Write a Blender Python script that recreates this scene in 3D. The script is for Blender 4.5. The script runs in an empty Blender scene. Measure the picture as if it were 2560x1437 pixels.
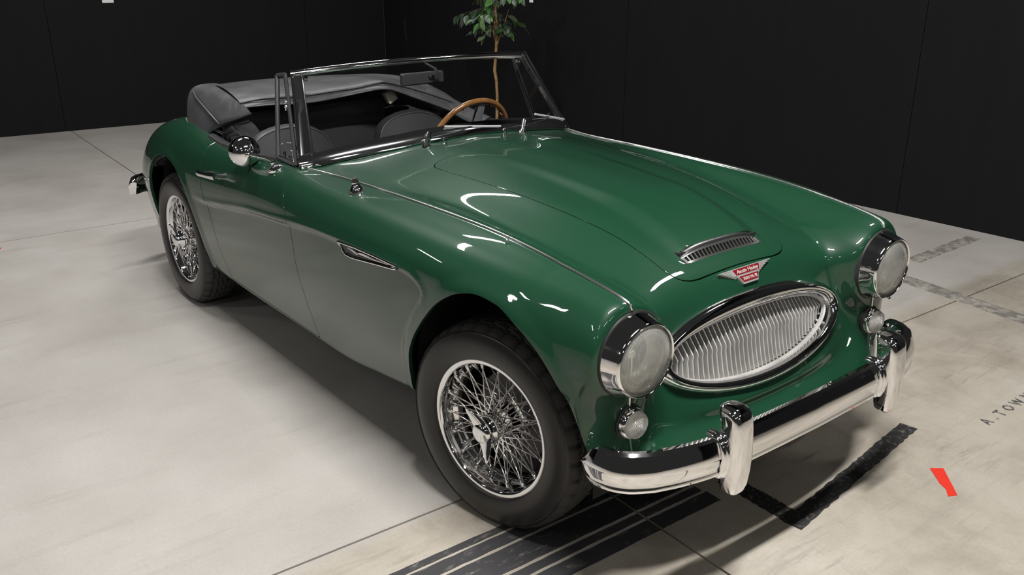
import bpy, bmesh, math, random
import numpy as np
from mathutils import Vector, Matrix
random.seed(7)
SC = bpy.context.scene
COL = SC.collection
# ---------------------------------------------------------------- camera
cam_d = bpy.data.cameras.new('camera'); cam = bpy.data.objects.new('camera', cam_d); COL.objects.link(cam)
cam_d.sensor_width = 36.0; cam_d.lens = 2252.8/2560*36.0; cam_d.clip_start = .05
cam.location = (1.8433, -1.9957, 1.5847)
_a, _b = math.radians(141.7526), math.radians(20.3612)
_f = Vector((math.cos(_a)*math.cos(_b), math.sin(_a)*math.cos(_b), -math.sin(_b)))
cam.rotation_euler = _f.to_track_quat('-Z', 'Y').to_euler()
SC.camera = cam
# ---------------------------------------------------------------- world, lamps, exposure
SC.view_settings.view_transform = 'Standard'; SC.view_settings.look = 'None'
SC.view_settings.gamma = 1.0; SC.view_settings.use_curve_mapping = False
SC.view_settings.exposure = .12
W = bpy.data.worlds.new('world'); SC.world = W; W.use_nodes = True
W.node_tree.nodes['Background'].inputs[0].default_value = (1, .98, .95, 1)
W.node_tree.nodes['Background'].inputs[1].default_value = .02
def tube_light(name, loc, length, width, power, rz, col=(1, .98, .955)):
    d = bpy.data.lights.new(name, 'AREA'); d.shape = 'RECTANGLE'; d.size = length; d.size_y = width; d.energy = power; d.color = col
    o = bpy.data.objects.new(name, d); COL.objects.link(o); o.location = loc; o.rotation_euler = (0, 0, rz); return o
LAMPS = [(-4.2, 1.5, 4.2, 50, 1.2), (.3, 2.4, 4.2, 18, .6), (1.3, -.8, 4.2, 285, 1.5), (-3.5, -.9, 4.2, 92, 1.3), (-2.4, -6.2, 4.2, 50, 1.3), (1.4, -4.4, 4.2, 18, 1.2), (4.8, 2.0, 4.2, 26, 1.2), (5.6, -2.4, 4.2, 38, 1.2), (-6.6, -5.6, 4.2, 50, 1.2), (5.2, -7.0, 4.2, 40, 1.2), (-.5, -9.5, 4.2, 40, 1.2), (8.5, 0, 4.2, 40, 1.2)]
for lx, ly, lz, pw, ln in LAMPS:
    tube_light('tube_lamp', (lx, ly, lz), .16, ln, pw, 0)
# ---------------------------------------------------------------- helpers
def prop(o, label=None, cat=None, group=None, kind=None):
    if label: o['label'] = label
    if cat: o['category'] = cat
    if group: o['group'] = group
    if kind: o['kind'] = kind
    return o
def empty(name, loc=(0, 0, 0), parent=None):
    o = bpy.data.objects.new(name, None); COL.objects.link(o); o.location = loc; o.empty_display_size = .1
    if parent: o.parent = parent
    return o
def link(name, me, mat=None, parent=None, M=None):
    o = bpy.data.objects.new(name, me); COL.objects.link(o)
    if mat is not None and len(me.materials) == 0: me.materials.append(mat)
    if parent: o.parent = parent
    if M is not None: o.matrix_local = M
    return o
def mesh(name, verts, faces, mat=None, parent=None, smooth=True, M=None, sharp=None):
    me = bpy.data.meshes.new(name); me.from_pydata([tuple(v) for v in verts], [], [tuple(f) for f in faces]); me.update()
    if smooth:
        me.polygons.foreach_set('use_smooth', [True]*len(me.polygons))
        if sharp: me.set_sharp_from_angle(angle=math.radians(sharp))
    return link(name, me, mat, parent, M)
class MB:
    'collects shapes into one mesh'
    def __init__(s): s.v = []; s.f = []
    def add(s, v, f):
        n = len(s.v); s.v += [tuple(p) for p in v]; s.f += [tuple(i+n for i in q) for q in f]; return s
    def box(s, c, d, M=None, taper=1.0):
        x, y, z = [q/2 for q in d]; P = []
        for sz in (-1, 1):
            t = taper if sz > 0 else 1.0
            for sx, sy in ((-1, -1), (1, -1), (1, 1), (-1, 1)): P.append(Vector((sx*x*t, sy*y*t, sz*z)))
        P = [(M @ p if M else p)+Vector(c) for p in P]
        return s.add(P, [(3, 2, 1, 0), (4, 5, 6, 7), (0, 1, 5, 4), (1, 2, 6, 5), (2, 3, 7, 6), (3, 0, 4, 7)])
    def grid(s, P, cu=False, cv=False):
        nu, nv = len(P), len(P[0]); F = []
        for i in range(nu-(0 if cu else 1)):
            for j in range(nv-(0 if cv else 1)):
                a, b = i, (i+1) % nu; c, d = j, (j+1) % nv
                F.append((a*nv+c, b*nv+c, b*nv+d, a*nv+d))
        return s.add([p for r in P for p in r], F)
    def tube(s, pts, r, n=10, cap=True, closed=False, flat=None):
        'sweep a circle (or ellipse flat=(a,b,up)) along points'
        pts = [Vector(p) for p in pts]; m = len(pts); R = r if hasattr(r, '__len__') else [r]*m
        T = []
        for i in range(m):
            a = pts[(i-1) % m] if (closed or i) else pts[0]; b = pts[(i+1) % m] if (closed or i < m-1) else pts[-1]
            T.append((b-a).normalized())
        up = Vector(flat[2]) if flat else (Vector((0, 0, 1)) if abs(T[0].z) < .9 else Vector((1, 0, 0)))
        rows = []
        for i in range(m):
            n1 = (up-T[i]*up.dot(T[i])).normalized(); n2 = T[i].cross(n1)
            if not flat: up = n1
            row = []
            for k in range(n):
                t = 2*math.pi*k/n
                ca, sa = math.cos(t), math.sin(t)
                if flat: row.append(pts[i]+n1*ca*flat[0]*R[i]+n2*sa*flat[1]*R[i])
                else: row.append(pts[i]+(n1*ca+n2*sa)*R[i])
            rows.append(row)
        n0 = len(s.v); s.grid(rows, cu=closed, cv=True)
        if cap and not closed:
            s.f.append(tuple(n0+k for k in range(n))[::-1] if False else tuple(n0+k for k in reversed(range(n))))
            s.f.append(tuple(n0+(m-1)*n+k for k in range(n)))
        return s
    def lathe(s, prof, n=48, axis='y', c=(0, 0, 0), M=None, closed=False):
        'prof: list of (radius, along-axis)'
        rows = []
        for k in range(n):
            t = 2*math.pi*k/n; ca, sa = math.cos(t), math.sin(t); row = []
            for r, h in prof:
                p = Vector((r*ca, h, r*sa)) if axis == 'y' else (Vector((h, r*ca, r*sa)) if axis == 'x' else Vector((r*ca, r*sa, h)))
                row.append((M @ p if M else p)+Vector(c))
            rows.append(row)
        return s.grid(rows, cu=True, cv=closed)
    def sphere(s, c, r, n=12, m=8):
        rows = []
        for i in range(m+1):
            t = math.pi*i/m; rows.append([(c[0]+r[0]*math.sin(t)*math.cos(2*math.pi*k/n), c[1]+r[1]*math.sin(t)*math.sin(2*math.pi*k/n), c[2]+r[2]*math.cos(t)) for k in range(n)])
        return s.grid(rows, cv=True)
    def build(s, name, mat=None, parent=None, smooth=True, sharp=35, bevel=0, sub=0, M=None):
        o = mesh(name, s.v, s.f, mat, parent, smooth, M, sharp)
        bm = bmesh.new(); bm.from_mesh(o.data); bmesh.ops.recalc_face_normals(bm, faces=bm.faces)
        if bevel: bmesh.ops.bevel(bm, geom=[e for e in bm.edges if e.calc_face_angle(0) > .5], offset=bevel, segments=3, affect='EDGES', profile=.7)
        bm.to_mesh(o.data); bm.free()
        if smooth:
            o.data.polygons.foreach_set('use_smooth', [True]*len(o.data.polygons))
            if sharp: o.data.set_sharp_from_angle(angle=math.radians(sharp))
        if sub:
            md = o.modifiers.new('sub', 'SUBSURF'); md.levels = sub; md.render_levels = sub
        return o
# ---------------------------------------------------------------- materials
def mat(name, col, rough=.5, metal=0, coat=0, **k):
    m = bpy.data.materials.new(name); m.use_nodes = True; b = m.node_tree.nodes['Principled BSDF']
    b.inputs['Base Color'].default_value = (*col, 1); b.inputs['Roughness'].default_value = rough; b.inputs['Metallic'].default_value = metal
    if coat: b.inputs['Coat Weight'].default_value = coat; b.inputs['Coat Roughness'].default_value = k.get('coatr', .03)
    if 'spec' in k: b.inputs['Specular IOR Level'].default_value = k['spec']
    if 'trans' in k: b.inputs['Transmission Weight'].default_value = k['trans']; b.inputs['IOR'].default_value = k.get('ior', 1.45)
    if 'alpha' in k: b.inputs['Alpha'].default_value = k['alpha']
    return m
def nd(m, t, **k):
    n = m.node_tree.nodes.new(t)
    for a, v in k.items(): setattr(n, a, v)
    return n
def lk(m, a, b): m.node_tree.links.new(a, b)
def bsdf(m): return m.node_tree.nodes['Principled BSDF']
def noise(m, scale, detail=4, rough=.6, coord='Object', vec=None, dist=0):
    n = nd(m, 'ShaderNodeTexNoise'); n.inputs['Scale'].default_value = scale; n.inputs['Detail'].default_value = detail; n.inputs['Roughness'].default_value = rough
    n.inputs['Distortion'].default_value = dist
    if vec is None:
        tc = nd(m, 'ShaderNodeTexCoord'); vec = tc.outputs[coord]
    lk(m, vec, n.inputs['Vector']); return n
def ramp(m, src, stops):
    r = nd(m, 'ShaderNodeValToRGB'); e = r.color_ramp.elements
    while len(e) < len(stops): e.new(.5)
    for q, (p, c) in zip(e, stops): q.position = p; q.color = (*c, 1) if len(c) == 3 else c
    lk(m, src, r.inputs[0]); return r
def bump(m, src, strength=.2, dist=.01):
    b = nd(m, 'ShaderNodeBump'); b.inputs['Strength'].default_value = strength; b.inputs['Distance'].default_value = dist
    lk(m, src, b.inputs['Height']); lk(m, b.outputs[0], bsdf(m).inputs['Normal']); return b
PAINT = mat('green_paint', (.0062, .0405, .0190), .42, 0, 1.0, coatr=.025, spec=.15)
BEAD = mat('bright_trim', (.90, .90, .90), .22, 1)
CHROME = mat('chrome', (.86, .86, .87), .05, 1)
RUBBER = mat('rubber', (.012, .012, .012), .5)
BLACK = mat('matt_black', (.004, .004, .004), .8)  # plain matt black for underbody, wheel wells, wall backing and small fittings
VINYL = mat('black_vinyl', (.026, .026, .029), .42)
CHROME2 = mat('soft_chrome', (.86, .86, .87), .085, 1)
LEATHER = mat('black_leather', (.030, .030, .032), .45)
# ================================================================ CAR BODY SURFACE
def pchip(knots):
    'monotone cubic through knots (any number of columns after x)'
    K = np.array(sorted(knots), float); x = K[:, 0]; Y = K[:, 1:]
    h = np.diff(x)[:, None]; d = np.diff(Y, axis=0)/h; m = np.zeros_like(Y)
    w1 = 2*h[1:]+h[:-1]; w2 = h[1:]+2*h[:-1]
    with np.errstate(all='ignore'):
        m[1:-1] = np.where(d[:-1]*d[1:] > 0, (w1+w2)/(w1/d[:-1]+w2/d[1:]), 0)
    m[0], m[-1] = d[0], d[-1]
    def f(t):
        t = np.atleast_1d(np.asarray(t, float)); i = np.clip(np.searchsorted(x, t)-1, 0, len(x)-2); hh = h[i]; s = ((t-x[i])[:, None])/hh
        s = np.clip(s, 0, 1)
        return (2*s**3-3*s**2+1)*Y[i]+(s**3-2*s**2+s)*hh*m[i]+(-2*s**3+3*s**2)*Y[i+1]+(s**3-s**2)*hh*m[i+1]
    return f
NV = 17
centre_f = pchip([(.3, .785), (.2, .828), (.1, .862), (0, .888), (-.2, .912), (-.4, .928), (-.6, .938), (-.8, .940), (-.95, .932), (-1.1, .92), (-1.5, .89), (-2.2, .872), (-2.4, .868), (-2.6, .84), (-2.8, .765), (-2.96, .665), (-3.06, .58), (-3.13, .482)])
foot_f = pchip([(.3, .185, .779), (.2, .19, .824), (.1, .19, .858), (0, .19, .882), (-.1, .19, .893), (-.3, .19, .912), (-.6, .20, .928), (-.8, .21, .931), (-.95, .22, .922), (-1.2, .22, .905), (-2.3, .2, .868), (-2.6, .2, .838), (-2.96, .19, .665), (-3.13, .17, .482)])
edge_f = pchip([(.3, .246, .7735), (.2, .268, .8226), (.1, .283, .8515), (0, .2996, .8706), (-.1, .311, .8836), (-.3, .325, .898), (-.5, .338, .903), (-.7, .35, .906), (-.95, .36, .904), (-1.2, .36, .89), (-2.3, .33, .866), (-2.6, .33, .836), (-2.96, .3, .665), (-3.13, .27, .482)])
valley_f = pchip([(.3, .425, .768), (.2, .437, .790), (.1, .445, .810), (0, .452, .825), (-.1, .460, .837), (-.2, .464, .849), (-.3, .470, .858), (-.4, .478, .866), (-.5, .485, .872), (-.65, .49, .879), (-.85, .5, .884), (-1.05, .52, .882), (-1.3, .5, .872), (-2.0, .48, .862), (-2.2, .47, .866), (-2.4, .46, .860), (-2.6, .46, .826), (-2.8, .43, .757), (-2.96, .41, .663), (-3.06, .39, .578), (-3.13, .36, .481)])
bead_f = pchip([(.4, .5541, .8134), (.3, .561, .833), (.2, .5621, .8491), (.1, .5622, .8589), (0, .5622, .8655), (-.1, .5628, .8697), (-.2, .565, .8715), (-.4, .5708, .8727), (-.6, .5755, .8711), (-.8, .581, .868), (-.95, .592, .865), (-1.1, .618, .8655), (-1.25, .626, .860), (-1.4, .627, .850), (-1.7, .622, .829), (-1.88, .617, .827), (-2.0, .612, .838), (-2.1, .606, .855), (-2.2, .60, .868), (-2.34, .595, .8725), (-2.45, .59, .862), (-2.6, .58, .828), (-2.8, .55, .752), (-2.96, .52, .661), (-3.06, .49, .576), (-3.13, .46, .48)])
swage_f = pchip([(.3, .688, .650), (.2, .706, .680), (.1, .718, .70), (0, .727, .712), (-.2, .738, .722), (-.4, .742, .725), (-.7, .742, .716), (-1.05, .736, .688), (-1.4, .728, .655), (-1.8, .722, .61), (-2.1, .727, .59), (-2.34, .733, .60), (-2.6, .723, .58), (-2.8, .695, .54), (-2.96, .652, .50), (-3.06, .60, .475), (-3.13, .55, .462)])
sill_f = pchip([(.3, .650, .335), (.0, .655, .33), (-.3, .664, .305), (-.6, .664, .27), (-.8, .662, .247), (-1.2, .66, .243), (-1.6, .66, .24), (-2.0, .662, .245), (-2.3, .665, .25), (-2.7, .655, .245), (-2.9, .63, .245), (-2.96, .60, .26), (-3.06, .56, .32), (-3.13, .53, .44)])
def arcs(a, b, fr, ex=.92):
    out = []
    for q in fr:
        t = math.radians(q); out.append((a[0]+(b[0]-a[0])*math.sin(t)**ex, b[1]+(a[1]-b[1])*math.cos(t)**ex))
    return out
def station(x):
    zc = centre_f(x)[0][0]; ft = foot_f(x)[0]; ed = edge_f(x)[0]; va = valley_f(x)[0]; be = bead_f(x)[0]; sw = swage_f(x)[0]; si = sill_f(x)[0]
    P = [(0, zc), (ft[0]*.5, zc*.3+ft[1]*.7+.0015), tuple(ft), tuple(ed)]
    dz = va[1]-ed[1]
    P.append((ed[0]+(va[0]-ed[0])*.58, ed[1]+dz*.62))
    P.append(tuple(va))
    P.append((va[0]+(be[0]-va[0])*.5, va[1]+(be[1]-va[1])*.66))
    P.append(tuple(be))
    P += arcs(be, sw, (27, 50, 71, 90))
    for k, t in enumerate((.27, .60, .86)):
        P.append((sw[0]+(si[0]-sw[0])*(.10, .42, .76)[k], sw[1]+(si[1]-sw[1])*t))
    P.append(tuple(si)); P.append((si[0]-.06, si[1]-.004))
    return [(x, y, z) for y, z in P]
KEY = [0, 3, 5, 7, 9, 11, 13, 15, 16]
FRONT = [
 [(.360,0,.750),(.357,.25,.737),(.39,.432,.735),(.425,.551,.807),(.385,.648,.762),(.36,.685,.615),(.355,.672,.46),(.365,.65,.345),(.365,.59,.34)],
 [(.393,0,.703),(.392,.262,.670),(.408,.435,.690),(.450,.543,.783),(.41,.652,.735),(.378,.678,.58),(.372,.665,.45),(.38,.646,.34),(.38,.586,.335)],
 [(.437,0,.605),(.42,.30,.60),(.416,.437,.635),(.460,.540,.735),(.425,.655,.69),(.392,.67,.55),(.386,.658,.44),(.39,.64,.335),(.39,.58,.33)],
 [(.470,0,.525),(.445,.30,.53),(.424,.437,.585),(.462,.540,.670),(.432,.656,.625),(.403,.663,.52),(.397,.651,.425),(.40,.635,.33),(.40,.575,.325)],
 [(.494,0,.462),(.470,.275,.482),(.434,.437,.53),(.463,.540,.590),(.44,.645,.55),(.413,.656,.48),(.407,.645,.40),(.41,.63,.325),(.41,.57,.32)],
 [(.506,0,.432),(.488,.275,.445),(.450,.437,.47),(.464,.539,.50),(.446,.628,.47),(.423,.649,.425),(.416,.64,.385),(.42,.625,.345),(.42,.565,.34)],
 [(.503,0,.410),(.492,.275,.416),(.472,.435,.424),(.470,.537,.432),(.45,.612,.415),(.432,.642,.390),(.426,.635,.365),(.43,.62,.342),(.43,.56,.335)],
 [(.535,0,.386),(.526,.275,.388),(.506,.43,.390),(.484,.534,.388),(.457,.608,.38),(.438,.637,.368),(.432,.63,.352),(.435,.616,.338),(.435,.556,.332)],
 [(.575,0,.350),(.564,.275,.352),(.538,.43,.352),(.502,.53,.35),(.462,.605,.355),(.442,.632,.35),(.437,.626,.342),(.44,.613,.334),(.44,.553,.328)],
 [(.580,0,.300),(.568,.275,.303),(.542,.43,.305),(.505,.527,.31),(.466,.60,.335),(.446,.626,.335),(.441,.62,.332),(.444,.608,.328),(.444,.548,.322)],
]
def front_row(keys):
    K = np.array(keys, float); t = np.array(KEY, float); n = len(t)
    # natural cubic spline through the key columns, mirrored at the centre line
    tt = np.r_[-t[:0:-1], t]; M = K[:0:-1]*[1, -1, 1]; KK = np.vstack([M, K]); N = len(tt); h = np.diff(tt)
    A = np.eye(N); B = np.zeros((N, 3))
    for i in range(1, N-1):
        A[i, i-1], A[i, i], A[i, i+1] = h[i-1], 2*(h[i-1]+h[i]), h[i]
        B[i] = 6*((KK[i+1]-KK[i])/h[i]-(KK[i]-KK[i-1])/h[i-1])
    m = np.linalg.solve(A, B); out = []
    for v in range(NV):
        i = min(max(np.searchsorted(tt, v)-1, 0), N-2); a = (tt[i+1]-v)/h[i]; b = 1-a
        out.append(a*KK[i]+b*KK[i+1]+((a**3-a)*m[i]+(b**3-b)*m[i+1])*h[i]**2/6)
    return out
XS = [-3.13, -3.10, -3.06, -2.96, -2.84, -2.7, -2.55, -2.42, -2.3, -2.18, -2.06, -1.94, -1.8, -1.65, -1.5, -1.35, -1.2, -1.08, -.96, -.84, -.72, -.6, -.5, -.4, -.3, -.2, -.1, 0, .1, .2, .285]
CAGE = [station(x) for x in XS]+[front_row(k) for k in FRONT]
CAGE = np.array(CAGE)                      # rows x NV x 3, y >= 0 half
FULL = np.concatenate([CAGE[:, :0:-1]*[1, -1, 1], CAGE], axis=1)   # v = -16 .. 16
def bsp(n, sub):
    'matrix of a uniform cubic B-spline with end points kept, n control rows, sub samples per span'
    T = np.linspace(0, n-1, (n-1)*sub+1); M = np.zeros((len(T), n))
    for r, t in enumerate(T):
        i = min(int(t), n-2); s = t-i
        w = [(1-s)**3/6, (3*s**3-6*s**2+4)/6, (-3*s**3+3*s**2+3*s+1)/6, s**3/6]
        for k, ww in zip(range(i-1, i+3), w):
            if k < 0: M[r, 0] += 2*ww; M[r, 1] -= ww
            elif k > n-1: M[r, n-1] += 2*ww; M[r, n-2] -= ww
            else: M[r, k] += ww
    return M, T
SU, SV = 10, 9
nU, nV = FULL.shape[:2]
MU, TU = bsp(nU, SU); MV, TV = bsp(nV, SV); TV = TV-(NV-1)
ctrl = FULL.copy(); KU, KV = bsp(nU, 1)[0], bsp(nV, 1)[0]
for _ in range(3):                          # pull the surface onto the measured net
    ctrl = ctrl+.8*(FULL-np.einsum('ab,bcd,ec->aed', KU, ctrl, KV))
SURF = np.einsum('ab,bcd,ec->aed', MU, ctrl, MV)
def sstep(a, b, x):
    t = np.clip((x-a)/(b-a), 0, 1); return t*t*(3-2*t)
GU, GV = np.meshgrid(TU, TV, indexing='ij'); AV = abs(GV)
X, Y, Z = SURF[..., 0], SURF[..., 1], SURF[..., 2]; AY = abs(Y)
# --- bonnet bulge ending in the scoop
hump = .0185*sstep(-.70, .16, X)*(1-sstep(.262, .30, X))*(1-sstep(.125, .188, AY))*(AV < 4)
Z += hump
# --- headlamp pods: the skin swells forward into a collar round each lamp
r_ = np.hypot(AY-.5401, Z-.6764); w_ = 1-sstep(.112, .178, r_)
X += np.where(GU > 29.5, w_*np.maximum(0, .462-X)*np.where(AV < 7, 1, sstep(.345, .41, X)*sstep(7, 9, AV)+1-sstep(7, 9, AV))*sstep(4, 5.2, AV)*(1-sstep(9.3, 11.5, AV)), 0)
# --- swage line: the panel below it sits a little inboard, its front end curls down behind the wheel
def polydist(px, pz, poly):
    d = np.full(px.shape, 9.0); P = np.array(poly, float)
    for a, b in zip(P[:-1], P[1:]):
        e = b-a; t = np.clip(((px-a[0])*e[0]+(pz-a[1])*e[1])/(e@e), 0, 1)
        d = np.minimum(d, np.hypot(px-a[0]-t*e[0], pz-a[1]-t*e[1]))
    return d
def inside(px, pz, poly):
    c = np.zeros(px.shape, bool); P = poly; n = len(P)
    for i in range(n):
        (x1, z1), (x2, z2) = P[i], P[(i+1) % n]
        with np.errstate(all='ignore'):
            c ^= ((z1 > pz) != (z2 > pz)) & (px < (x2-x1)*(pz-z1)/(z2-z1+1e-12)+x1)
    return c
SWAGE = [(-2.05, .588), (-1.85, .597), (-1.4, .663), (-1.02, .702), (-.80, .727), (-.63, .735), (-.35, .740), (-.27, .740), (-.22, .735), (-.178, .718), (-.160, .698), (-.172, .668), (-.225, .606), (-.272, .545), (-.315, .47), (-.34, .40), (-.35, .2)]
sd = polydist(X, Z, SWAGE); ins = inside(X, Z, SWAGE+[(-2.05, .2)])
sd = np.where(ins, sd, -sd)
fade = sstep(-2.08, -1.8, X)*sstep(.40, .62, Z)
off = .009*sstep(0, .012, sd)*(1-sstep(.02, .22, sd))*fade+.0
lip = .0042*sstep(-.028, 0, sd)*(1-sstep(0, .007, sd))*fade
side = AV > 8.5
Y += np.sign(Y)*np.where(side, lip-off, 0)
# --- small flare round the wheel arches
ARCH = ((.06, .38, .378), (-2.335, .405, .315))
_ap = [(-.325, .20), (-.325, .30), (-.318, .37), (-.297, .442), (-.252, .515), (-.195, .582), (-.096, .680), (-.045, .716), (.004, .741), (.075, .757), (.144, .750), (.234, .706), (.322, .640), (.397, .551), (.432, .45), (.446, .36), (.45, .20)]
_t = np.arange(len(_ap)); _af = pchip([(i, *q) for i, q in zip(_t, _ap)]); ARCH_F = [tuple(q) for q in _af(np.linspace(0, len(_ap)-1, 120))]
def arch_d(k, x, z):
    'distance outside the wheel opening (negative inside)'
    if k == 0:
        d = polydist(x, z, ARCH_F); return np.where(inside(x, z, ARCH_F), -d, d)
    ax, az, ar = ARCH[1]; return np.where(z < az, abs(x-ax)-ar, np.hypot(x-ax, z-az)-ar)
for k_ in (0, 1):
    d = arch_d(k_, X, Z); near = abs(X-ARCH[k_][0]) < .6
    Y += np.sign(Y)*np.where((AV > 8) & near, .006*(1-sstep(0, .05, np.maximum(d, 0))), 0)
SURF = np.stack([X, Y, Z], -1)
du = np.gradient(SURF, axis=0); dv = np.gradient(SURF, axis=1)
NRM = np.cross(dv, du); NRM /= np.linalg.norm(NRM, axis=-1, keepdims=True)+1e-12
if NRM[len(TU)//2, len(TV)//2, 2] < 0: NRM = -NRM
# attributes per vertex: 0-2 position, 3-5 normal, 6 u, 7 v
ATT = np.concatenate([SURF, NRM, GU[..., None], GV[..., None]], -1).reshape(-1, 8)
nv_ = len(TV); I = np.arange((len(TU)-1)*(nv_-1)); ii, jj = I//(nv_-1), I % (nv_-1)
QUADS = np.stack([ii*nv_+jj, (ii+1)*nv_+jj, (ii+1)*nv_+jj+1, ii*nv_+jj+1], 1)
class Patch:
    'polygon soup cut from the body surface'
    def __init__(s, A, F): s.A = A; s.F = F          # F: list of index tuples
    @staticmethod
    def whole(): return Patch(ATT, [tuple(q) for q in QUADS.tolist()])
    def clip(s, fn, keep=1):
        f = fn(s.A)*keep; A = list(s.A); F = []; cache = {}; fl = f.tolist()
        for q in s.F:
            g = [fl[i] for i in q]
            if min(g) >= 0: F.append(q); continue
            if max(g) <= 0: continue
            out = []; n = len(q)
            for k in range(n):
                i, j = q[k], q[(k+1) % n]; a, b = g[k], g[(k+1) % n]
                if a >= 0: out.append(i)
                if (a > 0 and b < 0) or (a < 0 and b > 0):
                    key = (i, j) if i < j else (j, i)
                    if key not in cache:
                        lo, hi = key; fa, fb = fl[lo], fl[hi]; t = fa/(fa-fb)
                        cache[key] = len(A); A.append(A[lo]*(1-t)+A[hi]*t)
                    out.append(cache[key])
            if len(out) > 2: F.append(tuple(out))
        return Patch(np.array(A), F)
    def build(s, name, mat_, parent, depth=.014, edge=True):
        used = sorted({i for q in s.F for i in q}); re = {o: n for n, o in enumerate(used)}
        A = s.A[used]; F = [tuple(re[i] for i in q) for q in s.F]
        Nn = A[:, 3:6]/(np.linalg.norm(A[:, 3:6], axis=1, keepdims=True)+1e-12); P = A[:, :3]
        cnt = {}
        for q in F:
            for k in range(len(q)):
                a, b = q[k], q[(k+1) % len(q)]; e = (a, b) if a < b else (b, a)
                cnt[e] = None if e in cnt else (a, b)
        B = [e for e in cnt.values() if e]
        V = [tuple(p) for p in P]; NN = [tuple(n) for n in Nn]
        if depth and B:
            outd = np.zeros_like(P)
            for a, b in B:
                t = P[b]-P[a]; o = np.cross(t, Nn[a]); o /= np.linalg.norm(o)+1e-12
                outd[a] += o; outd[b] += o
            r1, r2 = {}, {}
            for i in {i for e in B for i in e}:
                o = outd[i]/(np.linalg.norm(outd[i])+1e-12)
                r1[i] = len(V); V.append(tuple(P[i]+o*.0009-Nn[i]*.0016)); NN.append(tuple(o))
                r2[i] = len(V); V.append(tuple(P[i]+o*.0009-Nn[i]*depth)); NN.append(tuple(o))
            for a, b in B:
                F.append((b, a, r1[a], r1[b])); F.append((r1[b], r1[a], r2[a], r2[b]))
        me = bpy.data.meshes.new(name); me.from_pydata(V, [], F); me.update()
        me.polygons.foreach_set('use_smooth', [True]*len(me.polygons))
        me.normals_split_custom_set_from_vertices(NN)
        return link(name, me, mat_, parent)
GAP = .0022
def sdpoly(poly, i, j, ab=False, rad=0):
    'signed distance (inside > 0) of a polygon in the plane of attributes i, j'
    def f(A):
        p, q = A[:, i], A[:, j]
        if ab: p = abs(p) if i == 1 else p; q = abs(q) if j == 1 else q
        d = polydist(p, q, list(poly)+[poly[0]]); return np.where(inside(p, q, list(poly)), d, -d)
    return f
def rounded(poly, rads, n=8):
    'polygon with rounded corners'
    out = []; m = len(poly)
    for k in range(m):
        p0, p, p1 = Vector(poly[k-1]), Vector(poly[k]), Vector(poly[(k+1) % m]); r = rads[k] if hasattr(rads, '__len__') else rads
        if r <= 0: out.append(tuple(p)); continue
        a = (p0-p).normalized(); b = (p1-p).normalized(); ang = a.angle(b); t = min(r/math.tan(ang/2), (p0-p).length*.49, (p1-p).length*.49)
        A_, B_ = p+a*t, p+b*t
        for s in range(n+1):
            w = s/n; out.append(tuple(A_*(1-w)**2+p*2*w*(1-w)+B_*w**2))
    return out
# ================================================================ CAR
car = prop(empty('car'), 'dark green open vintage sports car with chrome wire wheels, parked on the concrete floor', 'car')
def U(A): return A[:, 6]
def V(A): return abs(A[:, 7])
AX = lambda A: A[:, 0]
BON_H = [(.3455, 0), (.3455, .165), (.342, .196), (.334, .219), (.320, .236), (.298, .2465), (.2, .2675), (.1, .283), (0, .2996), (-.1, .311), (-.3, .325), (-.5, .338), (-.64, .348), (-.672, .346), (-.697, .330), (-.708, .300), (-.715, .2), (-.72, 0)]
BON = BON_H[1:-1]+[(a, -b) for a, b in reversed(BON_H[1:-1])]
def f_bonnet(A):
    d = sdpoly(BON, 0, 1)(A); return np.where((A[:, 0] > -1.0) & (V(A) < 6.5), d, -np.abs(d)-.05)
DOOR = rounded([(-1.079, .97), (-1.076, .862), (-1.09, .84), (-1.087, .82), (-1.078, .787), (-1.05, .745), (-1.024, .70), (-1.014, .62), (-.999, .464), (-.994, .387), (-.984, .31), (-.972, .262), (-1.79, .262), (-1.82, .31), (-1.832, .38), (-1.842, .51), (-1.876, .59), (-1.908, .66), (-1.928, .75), (-1.935, .82), (-1.935, .97)], 0)
def f_door(A):
    d = sdpoly(DOOR, 0, 2)(A); return np.where(V(A) > 6.2, d, -np.abs(d)-.05)
def f_arch(k):
    def f(A):
        d = arch_d(k, A[:, 0], A[:, 2]); return np.where(V(A) > 8.6, d, np.abs(d)+.05)
    return f
COCK = [(-.985-.33*y*y, y) for y in np.linspace(-.607, .607, 25)]+[(x, .607) for x in (-1.3, -1.6, -1.85)]+[(-2.05, .585), (-2.18, .50), (-2.24, .30), (-2.25, 0), (-2.24, -.30), (-2.18, -.50), (-2.05, -.585)]+[(x, -.607) for x in (-1.85, -1.6, -1.3)]
def f_cock(A):
    d = sdpoly(COCK, 0, 1)(A); return np.where(V(A) < 8.5, d, -np.abs(d)-.05)
GR = dict(a=.401, bt=.120, bb=.124, zc=.58, x0=.443, tl=.439, k=.154)
def f_grille(A):
    z = A[:, 2]-GR['zc']; e = np.sqrt((A[:, 1]/(GR['a']-.02))**2+(z/np.where(z > 0, GR['bt']-.02, GR['bb']-.02))**2)-1
    return np.where((U(A) > 30.2) & (V(A) < 6.5), e*.1, .1+0*e)
SC_Y = .168
def f_scoop(A):                               # mouth of the bonnet scoop
    d = np.minimum(np.minimum(A[:, 0]-.262, .298-A[:, 0]), SC_Y-abs(A[:, 1])); return np.where(V(A) < 4, -d, .1)
whole = Patch.whole()
bon = whole.clip(lambda A: np.where(U(A) > 17, A[:, 0]+.8, -1)).clip(lambda A: 4.5-V(A)).clip(lambda A: f_bonnet(A)-GAP).clip(f_scoop)
bon.build('bonnet', PAINT, car)
shroud = whole.clip(lambda A: 7-V(A)).clip(lambda A: A[:, 0]+1.25).clip(lambda A: -f_bonnet(A)-GAP).clip(lambda A: -f_cock(A)).clip(f_grille)
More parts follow.
